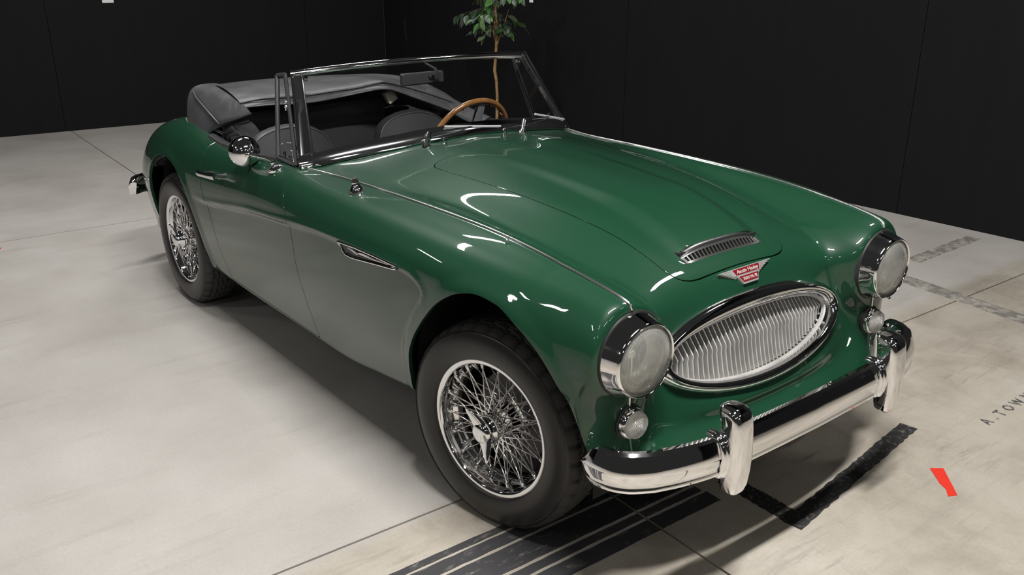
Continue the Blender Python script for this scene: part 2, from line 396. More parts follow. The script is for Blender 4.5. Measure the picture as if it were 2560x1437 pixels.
shroud.build('front_shroud', PAINT, car)
for s, nm in ((-1, 'right'), (1, 'left')):
    half = whole.clip(lambda A: A[:, 7]*s-6.0)
    ff = half.clip(lambda A: A[:, 0]+1.4).clip(lambda A: np.where(A[:, 0] > -1.25, V(A)-7.0, V(A)-6.2)).clip(lambda A: -f_door(A)-GAP).clip(f_arch(0)).clip(lambda A: -f_cock(A))
    ff.build('front_fender', PAINT, car)
    rf = half.clip(lambda A: -1.4-A[:, 0]).clip(lambda A: np.where(A[:, 0] < -2.1, V(A)-7.0, V(A)-6.0)).clip(lambda A: -f_door(A)-GAP).clip(f_arch(1)).clip(lambda A: -f_cock(A))
    rf.build('rear_fender', PAINT, car)
    dr = half.clip(lambda A: f_door(A)-GAP).clip(lambda A: -f_cock(A))
    DOOR_O = dr.build('door', PAINT, car)
    if s < 0: near_door = DOOR_O
rs = whole.clip(lambda A: 7-V(A)).clip(lambda A: -1.9-A[:, 0]).clip(lambda A: -f_cock(A))
rs.build('rear_shroud', PAINT, car)
tail = [tuple(p) for p in SURF[0]]; mesh('tail_panel', tail, [tuple(range(len(tail)))], PAINT, car)
# chrome beads on the seam between shroud and fenders
def iso(v, u0, u1, step=2, lift=.0015):
    j = int(round((v+NV-1)*SV)); i0, i1 = int(u0*SU), int(u1*SU)
    return [Vector(SURF[i, j])+Vector(NRM[i, j])*lift for i in range(i0, i1+1, step)]
iu = lambda x: float(np.interp(x, SURF[:300, int((7+NV-1)*SV), 0], TU[:300]))
U_ROOF = len(XS)
for s in (-1, 1):
    MB().tube(iso(7*s, iu(-1.075), 31.6), .0042, 8).build('chrome_bead', BEAD, car)
    MB().tube(iso(7*s, 34.0, 39.6), .0028, 6).build('seam_strip', BEAD, car)
# ---------------------------------------------------------------- dark structure behind the skin
m = MB()
m.box((-1.5, 0, .235), (2.55, 1.16, .03)).box((-1.02, 0, .52), (.03, 1.16, .55)).box((-.33, 0, .22), (1.4, .62, .03)).box((.20, 0, .30), (.5, .9, .03)).box((.24, 0, .50), (.03, .92, .36)).box((-2.72, 0, .3), (.62, 1.0, .03)).box((-2.30, 0, .53), (.03, 1.12, .58))
m.build('underbody', BLACK, car, smooth=False)
for k in range(2):
    ax, az, ar = ARCH[k]
    for s in (-1, 1):
        w = MB(); n = 26; rows = []
        for q in range(n+1):
            t = math.radians(-35+250*q/n); r = ar+.012
            px, pz = min(.385, ax+r*math.cos(t)), min(.745, max(az+r*math.sin(t), .24))
            yo = .655 if k else .655-.10*max(0, min(1, (px-.15)/.3)); rows.append([(px, s*yo, pz), (px, s*.40, pz)])
        w.grid(rows); w.add([(ax-ar-.02, s*.40, .22), (min(.33, ax+ar+.02), s*.40, .22), (min(.33, ax+ar+.02), s*.40, .69), (ax-ar-.02, s*.40, .70)], [(0, 1, 2, 3)])
        w.build('wheel_well', BLACK, car)
for x in (0.0, -2.337): MB().tube([(x, -.52, .312), (x, .52, .312)], .04, 12).build('axle', BLACK, car)
# ---------------------------------------------------------------- wheels
TYRE = mat('tyre_rubber', (.0115, .0105, .0100), .36)
TREAD = mat('tyre_tread', (.030, .029, .028), .7)
SPOKE_M = mat('spoke_steel', (.80, .80, .80), .12, 1)
R_T = .3145
def tyre_mesh():
    # outer half profile (radius, y), outward = -y; then the tread band
    prof = [(.196, .004), (.203, -.003), (.2105, -.010), (.2135, -.0135), (.218, -.0155), (.232, -.0205), (.250, -.0230), (.268, -.0220), (.283, -.0175), (.2870, -.0158), (.2885, -.0170), (.2900, -.0150), (.2935, -.0135), (.2945, -.0150), (.2960, -.0130), (.3005, -.0085), (.3055, -.0015), (.3085, .005)]
    n = 288; rows = []; ny = 33
    for k in range(n):
        t = 2*math.pi*k/n; row = []
        lug = (k % 8)
        for i, (r, h) in enumerate(prof):
            if i >= 15 and lug in (0, 1): r -= (.0025, .005, .006)[i-15]; h += .002
            row.append((r*math.cos(t), h, r*math.sin(t)))
        for j in range(ny):
            y = .0075+.115*j/(ny-1); q = (y-.065)/.0575; r = R_T-.0045*q*q
            zig = .0034*math.sin(2*math.pi*k/8)
            rib = abs(((y+zig)/.023) % 1-.5)
            if rib > .41: r -= .007
            elif (j < 8 or j > ny-9) and lug in (0, 1): r -= .006
            row.append((r*math.cos(t), y, r*math.sin(t)))
        for i, (r, h) in enumerate(reversed(prof)): row.append((r*math.cos(t), .13-h, r*math.sin(t)))
        rows.append(row)
    return MB().grid(rows, cu=True), len(prof), ny
t_, np_, ny_ = tyre_mesh(); TY = t_.build('tyre', TYRE, car, sharp=40); TY.data.materials.append(TREAD)
nc = 2*np_+ny_-1
for p in TY.data.polygons:
    if np_-4 <= (p.index % nc) <= np_+ny_+2: p.material_index = 1
rim_p = [(.200, .012), (.209, .003), (.2130, -.002), (.2135, -.006), (.2105, -.0088), (.206, -.0092), (.200, -.0078), (.1955, -.0045), (.1938, .000), (.1930, .010), (.1915, .0125), (.1900, .018), (.1895, .034), (.186, .040), (.178, .045), (.175, .053), (.175, .075), (.180, .088), (.190, .098), (.198, .118), (.210, .126), (.2125, .130)]
RIM = MB().lathe(rim_p, 96).build('rim', CHROME, car, sharp=60)
hub_p = [(0, -.012), (.026, -.012), (.033, -.008), (.036, 0), (.037, .012), (.041, .014), (.043, .02), (.044, .030), (.0475, .034), (.0495, .05), (.053, .07), (.060, .082), (.066, .088), (.064, .10), (.05, .104), (.03, .12), (.03, .14)]
HUB = MB().lathe(hub_p, 40).build('hub', CHROME, car, sharp=40)
NUT = MB().lathe([(0, -.050), (.012, -.0495), (.024, -.047), (.031, -.042), (.034, -.034), (.0345, -.026), (.041, -.018), (.044, -.012), (.044, -.006), (.03, -.004)], 40)
def ear(M_):
    prof = [(.024, .027, -.034, .010), (.040, .0215, -.038, .009), (.056, .016, -.044, .0075), (.070, .011, -.050, .006), (.079, .0065, -.054, .0045), (.083, .003, -.056, .003)]
    rows = []
    for r, w, y, t in prof:
        rows.append([M_ @ Vector((w*math.cos(a), y+t*math.sin(a), r)) for a in [2*math.pi*k/12 for k in range(12)]])
    NUT.grid(rows, cv=True); NUT.f.append(tuple(range(len(NUT.v)-12, len(NUT.v))))
for a in (0, math.pi): ear(Matrix.Rotation(a, 3, 'Y'))
NUT = NUT.build('knock_off_spinner', CHROME, car, sharp=50)
DRUM = MB().lathe([(.03, .095), (.10, .10), (.135, .104), (.138, .112), (.138, .15), (0, .15)], 40).build('brake_drum', mat('brake_drum_metal', (.10, .10, .10), .4, .8), car, sharp=40)
# two spoke meshes (long outer and short inner), nipple at the rim end
def spoke_mesh(r0, y0, a0, r1, y1, a1, th=.0021):
    p0 = Vector((r0*math.cos(a0), y0, r0*math.sin(a0))); p1 = Vector((r1*math.cos(a1), y1, r1*math.sin(a1)))
    d = (p1-p0).normalized(); L = (p1-p0).length
    return MB().tube([p0, p0+d*(L-.021), p0+d*(L-.020), p1], [th, th, th*1.75, th*1.9], 6)
SP = []
D = math.radians
for kind in range(4):
    if kind < 2: o = spoke_mesh(.042, .017, 0, .1925, .021, D(36)*(1 if kind else -1), .0023)
    else: o = spoke_mesh(.060, .086, 0, .1885, .033, D(27)*(1 if kind == 3 else -1), .0022)
    SP.append(o.build('spoke', SPOKE_M, car, sharp=60))
def wheel(name, loc, rz, spin, first, spokes=True, flip=False):
    w = empty(name, loc, car); w.rotation_euler = (0, 0, rz+(math.pi if flip else 0))
    for src in (TY, RIM, HUB, NUT, DRUM):
        o = src if first else src.copy()
        if not first: COL.objects.link(o)
        o.parent = w
        if src is NUT: o.rotation_euler = (0, spin, 0)
    if spokes:
        for kind in range(4):
            n = 18
            for k in range(n):
                o = SP[kind] if (first and k == 0) else SP[kind].copy()
                if not (first and k == 0): COL.objects.link(o)
                o.parent = w
                o.rotation_euler = (0, -(2*math.pi*(k+.5*(kind % 2)+.25*(kind//2))/n), 0)
    return w
wheel('front_wheel', (.02, -.642+.004, .3125), D(10.38), D(-28), True)
wheel('rear_wheel', (-2.339, -.684, .3125), 0, D(-12), False)
wheel('front_wheel', (-.02, .642, .3125), D(10.38), .4, False, True, True)
wheel('rear_wheel', (-2.339, .684, .3125), 0, .4, False, False, True)
# ---------------------------------------------------------------- headlamps
def lens_mat(name, scale, milk0, milk1, tint):
    m = bpy.data.materials.new(name); m.use_nodes = True; t = m.node_tree; t.nodes.clear()
    o = t.nodes.new('ShaderNodeOutputMaterial'); tr = t.nodes.new('ShaderNodeBsdfTransparent'); gl = t.nodes.new('ShaderNodeBsdfGlossy'); df = t.nodes.new('ShaderNodeBsdfTranslucent'); d2 = t.nodes.new('ShaderNodeBsdfDiffuse'); ad = t.nodes.new('ShaderNodeMixShader'); m1 = t.nodes.new('ShaderNodeMixShader'); m2 = t.nodes.new('ShaderNodeMixShader')
    lw = t.nodes.new('ShaderNodeLayerWeight'); lw.inputs[0].default_value = .25; wv = t.nodes.new('ShaderNodeTexWave'); wv.wave_type = 'BANDS'; wv.bands_direction = 'Y'; wv.inputs['Scale'].default_value = scale; tc = t.nodes.new('ShaderNodeTexCoord'); mr = t.nodes.new('ShaderNodeMapRange'); mr.inputs['To Min'].default_value = milk0; mr.inputs['To Max'].default_value = milk1; bp = t.nodes.new('ShaderNodeBump'); bp.inputs['Strength'].default_value = .3; bp.inputs['Distance'].default_value = .002
    tr.inputs[0].default_value = (.98, .98, .96, 1); gl.inputs['Roughness'].default_value = .05; df.inputs[0].default_value = (*tint, 1); d2.inputs[0].default_value = (*tint, 1); ad.inputs[0].default_value = .5
    L = t.links.new; L(tc.outputs['Object'], wv.inputs['Vector']); L(wv.outputs['Fac'], mr.inputs[0]); L(wv.outputs['Fac'], bp.inputs['Height']); L(bp.outputs[0], gl.inputs['Normal']); L(bp.outputs[0], lw.inputs['Normal'])
    L(df.outputs[0], ad.inputs[1]); L(d2.outputs[0], ad.inputs[2]); L(mr.outputs[0], m1.inputs[0]); L(tr.outputs[0], m1.inputs[1]); L(ad.outputs[0], m1.inputs[2]); L(lw.outputs['Fresnel'], m2.inputs[0]); L(m1.outputs[0], m2.inputs[1]); L(gl.outputs[0], m2.inputs[2]); L(m2.outputs[0], o.inputs[0]); return m
LENS = lens_mat('headlamp_glass', 95, .14, .40, (.97, .97, .93))
REFL = mat('lamp_reflector', (.95, .95, .90), .26, .55)
nz = noise(REFL, 18, 2); bump(REFL, nz.outputs[0], .35, .01)
HL = (.5134, .5401, .6764)
for s in (-1, 1):
    h = empty('headlamp', (HL[0], s*HL[1], HL[2]), car)
    MB().lathe([(.1115, -.13), (.1115, -.052), (.1100, -.047), (.107, -.046)], 64, 'x').build('rubber_seal', RUBBER, h)
    MB().lathe([(.1075, -.12), (.1082, -.050), (.1070, -.045), (.104, -.036), (.1005, -.02), (.0965, -.006), (.0945, .001), (.0918, .003), (.0895, .0015), (.0880, -.003), (.0865, -.012), (.0865, -.02)], 80, 'x').build('bezel', CHROME, h, sharp=60)
    MB().lathe([(0, .0165), (.02, .0158), (.04, .0135), (.06, .0092), (.075, .0042), (.086, -.003), (.087, -.008), (.075, -.004), (.06, .0045), (.03, .0108), (0, .012)], 64, 'x').build('lens', LENS, h, sharp=80)
    MB().lathe([(.087, -.010), (.08, -.022), (.07, -.036), (.055, -.05), (.035, -.062), (.018, -.068), (.016, -.055), (.010, -.045), (0, -.043)], 48, 'x').build('reflector', REFL, h, sharp=70)
    MB().tube([(.0015, 0, -.096), (.006, 0, -.0935)], .004, 8).build('bezel_screw', CHROME, h)
# ---------------------------------------------------------------- front turn signals
SIGL = lens_mat('signal_lens', 60, .42, .50, (.92, .90, .87))
for s in (-1, 1):
    q = empty('turn_signal', (.491, s*.5373, .4924), car)
    MB().lathe([(.046, -.05), (.046, -.026), (.043, -.022)], 40, 'x').build('rubber_base', RUBBER, q)
    MB().lathe([(.0415, -.05), (.0415, -.014), (.039, -.008), (.036, -.006)], 40, 'x').build('chrome_ring', CHROME, q, sharp=50)
    pr = [(.0365, -.012), (.0368, -.002), (.034, .004)]
    for k in range(7):
        r = .033-.0045*k; x = .005+.0021*k
        pr += [(r, x+.0014), (r-.003, x+.0012), (r-.0032, x+.0004)]
    pr += [(0, .0215)]
    MB().lathe(pr, 40, 'x').build('lens', SIGL, q, sharp=25)
    MB().lathe([(.036, -.010), (.02, -.012), (.012, -.006), (0, -.004)], 32, 'x').build('bulb_plate', mat('bulb_plate', (.75, .72, .68), .3, .6), q)
# ---------------------------------------------------------------- grille
ALU = mat('grille_metal', (.70, .69, .66), .3, .45)
gnz = noise(ALU, 12, 3); gr_ = ramp(ALU, gnz.outputs[0], [(.3, (.46, .45, .43)), (.7, (.63, .62, .60))]); lk(ALU, gr_.outputs[0], bsdf(ALU).inputs['Base Color'])
grille = empty('grille', (0, 0, 0), car)
GN = Vector((1, 0, GR['tl'])).normalized()
def gpt(t, d, fwd):
    c, s = math.cos(t), math.sin(t); a = GR['a']-d; b = (GR['bt'] if s > 0 else GR['bb'])-d*.9
    y = a*c; z = GR['zc']+b*s; x = GR['x0']-GR['tl']*(z-GR['zc'])-GR['k']*y*y
    return Vector((x, y, z))+GN*fwd
rows = []
for k in range(120):
    t = 2*math.pi*k/120; top = .5+.5*math.sin(t); wd = .036+.018*top
    rows.append([gpt(t, d*wd, f) for d, f in ((-.04, -.02), (0, -.002), (.05, .006), (.16, .0135), (.34, .0190), (.55, .0205), (.75, .0175), (.9, .0105), (.97, .004), (1.0, -.004), (1.01, -.05))])
MB().grid(rows, cu=True).build('grille_surround', CHROME, grille, sharp=50)
rows = []
for k in range(120):
    t = 2*math.pi*k/120; wd = .036+.018*(.5+.5*math.sin(t))
    rows.append([gpt(t, wd+d, f) for d, f in ((-.002, -.014), (.002, -.012), (.005, -.014), (.006, -.024))])
MB().grid(rows, cu=True).build('grille_rim', ALU, grille)
NB = 39
for k in range(NB):
    y = -.343+.686*k/(NB-1); a = GR['a']-.042; e = math.sqrt(max(0, 1-(y/a)**2))
    zt = GR['zc']+(GR['bt']-.050)*e; zb = GR['zc']-(GR['bb']-.036)*e
    zk = GR['zc']-.003
    pl = lambda z, f: Vector((GR['x0']-GR['tl']*(z-GR['zc'])-GR['k']*y*y, y, z))+GN*f
    kink = .008*min(1, e*1.4)
    path = [pl(zt, -.034), pl(zk+(zt-zk)*.12, -.026+kink), pl(zk, -.026+kink), pl(zk-(zk-zb)*.14, -.030+kink*.8), pl(zb+(zk-zb)*.25, -.034), pl(zb, -.036)]
    m_ = MB(); rr = []
    for p in path:
        bk = -GN*.023
        rr.append([p+Vector((0, -.0021, 0)), p+GN*.0012, p+Vector((0, .0021, 0)), p+Vector((0, .0019, 0))+bk, p+Vector((0, -.0019, 0))+bk])
    m_.grid(rr, cv=True).build('grille_bar', ALU, grille, sharp=30)
rows = [[gpt(2*math.pi*k/60, .03, -.045), gpt(2*math.pi*k/60, .15, -.062)] for k in range(60)]
gb = MB().grid(rows, cu=True); gb.v.append(tuple(gpt(0, GR['a'], -.062))); n_ = len(gb.v)-1
for k in range(60): gb.f.append((2*k+1, 2*((k+1) % 60)+1, n_))
gb.build('radiator_core', mat('radiator_core', (.10, .09, .08), .6), grille)
# ---------------------------------------------------------------- bonnet scoop
scoop = empty('bonnet_scoop', (0, 0, 0), car)
def sarc(q): return 1-abs(q)**3.2
def sc_y(q): return SC_Y*q
ZS0, ZS1 = .788, .816
rows = []
N = 40
for k in range(N+1):
    q = -1+2*k/N; y = SC_Y*.985*q; h = (1-abs(q)**3)**.6; zt = .790+.029*h
    rows.append([(.236, y, zt-.002+.001), (.238, y, zt+.003), (.262, y, zt+.001), (.270, y, zt-.003), (.272, y, zt-.008), (.268, y, zt-.009), (.24, y, zt-.006)])
MB().grid(rows, cv=True).build('scoop_trim', mat('scoop_trim_metal', (.62, .62, .62), .26, 1), scoop, sharp=50)
# mouth plate: a frame with slots, leaning back
def mp(y, s, off=0):
    h = (1-min(1, abs(y/(SC_Y*1.0)))**3)**.6; z0, z1 = .782, .783+.030*h
    return Vector((.297-.030*s+off, y, z0+(z1-z0)*s))
SLA = mat('scoop_metal', (.70, .70, .68), .3, 1)
rows = [[mp(-SC_Y+2*SC_Y*k/60, s) for s in (0, .06, .2)] for k in range(61)]; MB().grid(rows).build('slot_rail', SLA, scoop)
rows = [[mp(-SC_Y+2*SC_Y*k/60, s) for s in (.72, .9, 1.0)] for k in range(61)]; MB().grid(rows).build('slot_rail', SLA, scoop)
NS = 21
for k in range(NS+1):
    y = -SC_Y*.93+2*SC_Y*.93*k/NS
    w = .0028 if 0 < k < NS else .006
    mm = MB(); A_, B_ = mp(y, .15), mp(y, .76); bk = Vector((-.012, 0, -.002))
    mm.add([A_-Vector((0, w, 0)), A_+Vector((0, w, 0)), B_+Vector((0, w, 0)), B_-Vector((0, w, 0)), A_-Vector((0, w, 0))+bk, A_+Vector((0, w, 0))+bk, B_+Vector((0, w, 0))+bk, B_-Vector((0, w, 0))+bk], [(0, 1, 2, 3), (1, 5, 6, 2), (4, 0, 3, 7), (4, 5, 6, 7)])
    mm.build('scoop_bar', SLA, scoop, smooth=False)
MB().box((.255, 0, .788), (.03, .34, .035)).build('scoop_duct', BLACK, scoop, smooth=False)
# ---------------------------------------------------------------- bonnet badge
badge = empty('badge', (.3755, .004, .7372), car)
bn = Vector((.80, 0, .60)).normalized(); by = Vector((0, 1, 0)); bu = by.cross(bn)*-1
if bu.z < 0: bu = -bu
BM = Matrix((by, bu, bn)).transposed().to_4x4()     # local x = car left, y = up the slope, z = outwards
badge.matrix_local = Matrix.Translation(badge.location) @ BM
RED = mat('red_enamel', (.155, .006, .009), .25, 0, .5)
SILV = mat('badge_silver', (.78, .77, .75), .38, .8)
def prism(pts, z0, z1, name, mt, par, bev=.0006):
    n = len(pts); v = [(x, y, z0) for x, y in pts]+[(x, y, z1) for x, y in pts]
    f = [tuple(range(n-1, -1, -1)), tuple(range(n, 2*n))]+[(i, (i+1) % n, (i+1) % n+n, i+n) for i in range(n)]
    return MB().add(v, f).build(name, mt, par, smooth=False, bevel=bev)
# seen from the front the viewer's right is the car's left (+x local)
prism([(-.062, .024), (.062, .024), (.052, .002), (-.052, .002)], -.003, .006, 'script_plate', SILV, badge)
prism([(-.058, .0215), (.058, .0215), (.0495, .0045), (-.0495, .0045)], .004, .0068, 'script_enamel', RED, badge, .0003)
prism([(-.046, .002), (.046, .002), (.030, -.024), (-.030, -.024)], -.003, .0055, 'model_plate', SILV, badge)
prism([(-.0415, -.001), (.0415, -.001), (.0305, -.019), (-.0305, -.019)], .004, .0064, 'model_enamel', RED, badge, .0003)
for s in (-1, 1):
    for k in range(6):
        y1 = .024-.0046*k*1.0; x1 = .112-.0125*k; xi = .058-.003*k
        prism([(s*xi, y1), (s*x1, y1), (s*(x1-.002), y1-.0030), (s*xi, y1-.0030)][::s], -.004, .005, 'wing_bar', SILV, badge, .0004)
    prism([(s*.048, .024), (s*.108, .0225), (s*.050, -.004)][::s], -.006, .001, 'wing_web', SILV, badge, .0002)
def text(body, size, loc, mt, par, shear=0, ext=.0006, name='lettering', rot=None, sp=1.0):
    c = bpy.data.curves.new(name, 'FONT'); c.body = body; c.size = size; c.extrude = ext; c.align_x = 'CENTER'; c.align_y = 'CENTER'; c.shear = shear; c.space_character = sp; c.resolution_u = 3
    c.materials.append(mt); o = bpy.data.objects.new(name, c); COL.objects.link(o); o.location = loc; o.parent = par
    if rot: o.rotation_euler = rot
    bpy.context.view_layer.update(); me = bpy.data.meshes.new_from_object(o.evaluated_get(bpy.context.evaluated_depsgraph_get())); n = link(name, me, None, par); n.location = loc; bpy.data.objects.remove(o); bpy.data.curves.remove(c)
    return n
LET = mat('letter_silver', (.85, .84, .82), .4, .6)
text('Austin Healey', .0165, (0, .0125, .0072), LET, badge, .35)
text('3000 Mk III', .0135, (0, -.0105, .0068), LET, badge, 0)
# ---------------------------------------------------------------- front bumper with overriders
bump_ = empty('front_bumper', (0, 0, 0), car)
half_p = [(.650, 0), (.648, .15), (.645, .28), (.640, .40), (.620, .505), (.594, .582), (.560, .632), (.520, .658), (.475, .667), (.44, .664)]
pf = pchip([(y, x) for x, y in half_p[:6]])
P_ = [(float(pf(y)[0][0]), y) for y in np.linspace(0, .58, 24)]
tail_ = half_p[5:]; tt = np.linspace(0, 1, len(tail_)); T2 = np.linspace(0, 1, 18)[1:]
tx = pchip([(a, b[0], b[1]) for a, b in zip(tt, tail_)]); P_ += [tuple(r) for r in tx(T2)]
full = [(x, -y) for x, y in reversed(P_[1:])]+P_
BP = [(-.036, .462), (-.028, .470), (-.014, .4715), (-.006, .466), (-.0005, .455), (.0035, .444), (.0070, .433), (.0095, .4250), (.0098, .4215), (.0078, .4190), (.0068, .4160), (.0060, .402), (.0052, .389), (.0066, .3855), (.0080, .380), (.0056, .373), (-.005, .370), (-.025, .371)]
rows = []
for i, (x, y) in enumerate(full):
    a = Vector(full[max(0, i-1)]); b = Vector(full[min(len(full)-1, i+1)]); t = (b-a).normalized(); nrm = Vector((t.y, -t.x)) if True else 0
    sc = 1
    e = min(i, len(full)-1-i)
    if e < 6: sc = [.25, .55, .75, .88, .95, .985][e]
    rows.append([(x+nrm.x*d*1.0, y+nrm.y*d, .42+(z-.42)*sc) for d, z in BP])
mb = MB().grid(rows); nr = len(BP)
mb.f.append(tuple(range(nr))); mb.f.append(tuple(range(len(mb.v)-nr, len(mb.v))))
mb.build('bumper_bar', CHROME, bump_, sharp=28)
for s in (-1, 1):
    ov = [(.309, .664, .004, .010), (.312, .671, .018, .018), (.321, .678, .0275, .025), (.34, .683, .0315, .029), (.38, .687, .0340, .033), (.42, .688, .0350, .034), (.46, .686, .0355, .034), (.50, .682, .0358, .034), (.522, .679, .0352, .034), (.536, .673, .0335, .033), (.545, .664, .0300, .028), (.549, .652, .0210, .018)]
    rows = []
    for z, xf, hw, dp in ov:
        r = []
        for k in range(32):
            a = 2*math.pi*k/32; ca, sa = math.cos(a), math.sin(a)
            px = abs(ca)**.52*math.copysign(1, ca); py = abs(sa)**.58*math.copysign(1, sa)
            r.append((xf-dp+dp*px, s*.3515+hw*py, z))
        rows.append(r)
    o = MB().grid(rows, cv=True); o.f.append(tuple(range(32))); o.f.append(tuple(range(len(o.v)-32, len(o.v))))
    o.build('overrider', CHROME, bump_, sharp=60)
    o = MB()
    for d_, q_ in ((.036, 0), (.046, .004)):       # ribbed collar where it clasps the bar
        for sg in (-1, 1):
            o.tube([(.600, s*.3515+sg*d_, .474-q_), (.625, s*.3515+sg*d_, .4745-q_), (.645-q_, s*.3515+sg*d_, .462), (.655-q_, s*.3515+sg*d_*.98, .44), (.660-q_, s*.3515+sg*d_*.98, .420), (.656-q_, s*.3515+sg*d_, .39), (.648-q_, s*.3515+sg*d_, .370), (.625, s*.3515+sg*d_, .366)], .0075, 10)
    o.build('overrider_collar', CHROME, bump_, sharp=60)
# rear bumper, its near end shows past the fender
rb = empty('rear_bumper', (0, 0, 0), car)
rp = [(-3.20, 0), (-3.205, .35), (-3.20, .52), (-3.175, .62), (-3.13, .675), (-3.07, .70)]
tx = pchip([(i/5, *p) for i, p in enumerate(rp)]); R_ = [tuple(r) for r in tx(np.linspace(0, 1, 26))]
full = [(x, -y) for x, y in reversed(R_[1:])]+R_
rows = []
for i, (x, y) in enumerate(full):
    a = Vector(full[max(0, i-1)]); b = Vector(full[min(len(full)-1, i+1)]); t = (b-a).normalized(); n2 = Vector((-t.y, t.x))
    e = min(i, len(full)-1-i); sc = [.6, .85, .96][e] if e < 3 else 1
    rows.append([(x+n2.x*d, y+n2.y*d, .415+(z-.42)*sc) for d, z in BP])
mb = MB().grid(rows); mb.f.append(tuple(range(nr))); mb.f.append(tuple(range(len(mb.v)-nr, len(mb.v)))); mb.build('bumper_bar', CHROME, rb, sharp=28)
MB().tube([(-3.2, -.3, .42), (-2.95, -.3, .40)], .014).tube([(-3.2, .3, .42), (-2.95, .3, .40)], .014).build('bumper_bracket', BLACK, rb)
# ---------------------------------------------------------------- windscreen
ws = empty('windscreen', (0, 0, 0), car)
GLASS = bpy.data.materials.new('clear_glass'); GLASS.use_nodes = True
gt = GLASS.node_tree; gt.nodes.clear(); go = gt.nodes.new('ShaderNodeOutputMaterial'); gx = gt.nodes.new('ShaderNodeMixShader'); gtr = gt.nodes.new('ShaderNodeBsdfTransparent'); ggl = gt.nodes.new('ShaderNodeBsdfGlossy'); gf = gt.nodes.new('ShaderNodeLayerWeight'); gp = gt.nodes.new('ShaderNodeMath'); gm = gt.nodes.new('ShaderNodeMath')
gtr.inputs[0].default_value = (.95, .965, .96, 1); ggl.inputs['Roughness'].default_value = .0; gp.operation = 'POWER'; gp.inputs[1].default_value = 5; gm.operation = 'MULTIPLY_ADD'; gm.inputs[1].default_value = .9; gm.inputs[2].default_value = .045
gt.links.new(gf.outputs['Facing'], gp.inputs[0]); gt.links.new(gp.outputs[0], gm.inputs[0]); gt.links.new(gm.outputs[0], gx.inputs[0]); gt.links.new(gtr.outputs[0], gx.inputs[1]); gt.links.new(ggl.outputs[0], gx.inputs[2]); gt.links.new(gx.outputs[0], go.inputs[0])
base_f = pchip([(0, -.945, .934), (.15, -.953, .930), (.30, -.978, .915), (.45, -1.017, .896), (.55, -1.052, .879), (.60, -1.076, .868), (.634, -1.0995, .8610)])
def ws_b(q):
    y = .634*q; x, z = base_f(abs(y))[0]; return Vector((x, y, z))
def ws_t(q):
    y = .548*q; e = abs(q)**2.4; return Vector((-1.245-.056*e, y, 1.1985-.0205*e))
def ws_p(q, s): return ws_b(q)*(1-s)+ws_t(q)*s
Q = np.linspace(-1, 1, 41)
rows = [[ws_p(q, .02+.96*s/6) for s in range(7)] for q in Q]
MB().grid(rows).build('glass_pane', GLASS, ws)
def band(s0, s1, th, name, qs, mt=CHROME):
    rows = []
    for q in qs:
        a, b = ws_p(q, s0), ws_p(q, s1); dq = (ws_p(min(1, q+.02), .5)-ws_p(max(-1, q-.02), .5)).normalized(); n = dq.cross(b-a).normalized()
        if n.x < 0: n = -n
        m_ = (a+b)/2
        rows.append([a-n*th*.6, a+n*th*.4, a+(b-a)*.2+n*th*.95, m_+n*th*1.15, a+(b-a)*.8+n*th*.95, b+n*th*.5, b-n*th*.6])
    return MB().grid(rows, cv=True)
band(-.005, .14, .012, '', Q).build('screen_frame', CHROME2, ws, sharp=60)
band(.935, 1.0, .011, '', Q).build('header_rail', CHROME2, ws, sharp=60)
for s in (-1, 1):
    rows = []
    for k in range(21):
        t = k/20; o_ = ws_p(s*1.0, t); i_ = ws_p(s*(1-.072), t); up = (ws_p(s, 1)-ws_p(s, 0)).normalized(); w = (i_-o_); wn = w.normalized(); n = wn.cross(up); n = n if n.x > 0 else -n
        rows.append([o_-n*.012-wn*.002, o_+n*.008-wn*.003, o_+n*.012+wn*.004, o_+w*.2+n*.0075, o_+w*.75+n*.0065, o_+w*.86+n*.0105, o_+w+n*.0095, o_+w-n*.004, o_+w*.5-n*.012])
    p = MB().grid(rows, cv=True); p.f.append(tuple(range(9))); p.f.append(tuple(range(len(p.v)-9, len(p.v))))
    p.build('screen_post', CHROME, ws, sharp=40)
for s in (-1, 1):    # bright rolled edges of the posts
    for e_, off_ in ((1.0, .0085), (1-.0635, .0105)):
        pts_ = []
        for k in range(15):
            t = .02+.945*k/14; o_ = ws_p(s*e_, t); w = (ws_p(s*.9, t)-ws_p(s, t)).normalized(); up = (ws_p(s, 1)-ws_p(s, 0)).normalized(); n = w.cross(up); n = n if n.x > 0 else -n; pts_.append(o_+n*off_)
        MB().tube(pts_, .0021, 8).build('post_bead', CHROME2, ws)
MB().grid([[ws_b(q)+Vector((.006, 0, -.004)), ws_b(q)+Vector((.012, 0, -.010)), ws_b(q)+Vector((.004, 0, -.016))] for q in Q]).build('base_seal', RUBBER, ws)
for s in (-1, 1):   # header catch
    c_ = ws_p(s*.90, .90)+Vector((-.018, 0, 0)); MB().box(c_, (.012, .014, .022)).build('hood_catch', CHROME, ws, bevel=.003)
WBL = mat('wiper_silver', (.62, .62, .63), .35, .35)
FRM = mat('dark_chrome_frame', (.42, .42, .44), .18, 1)
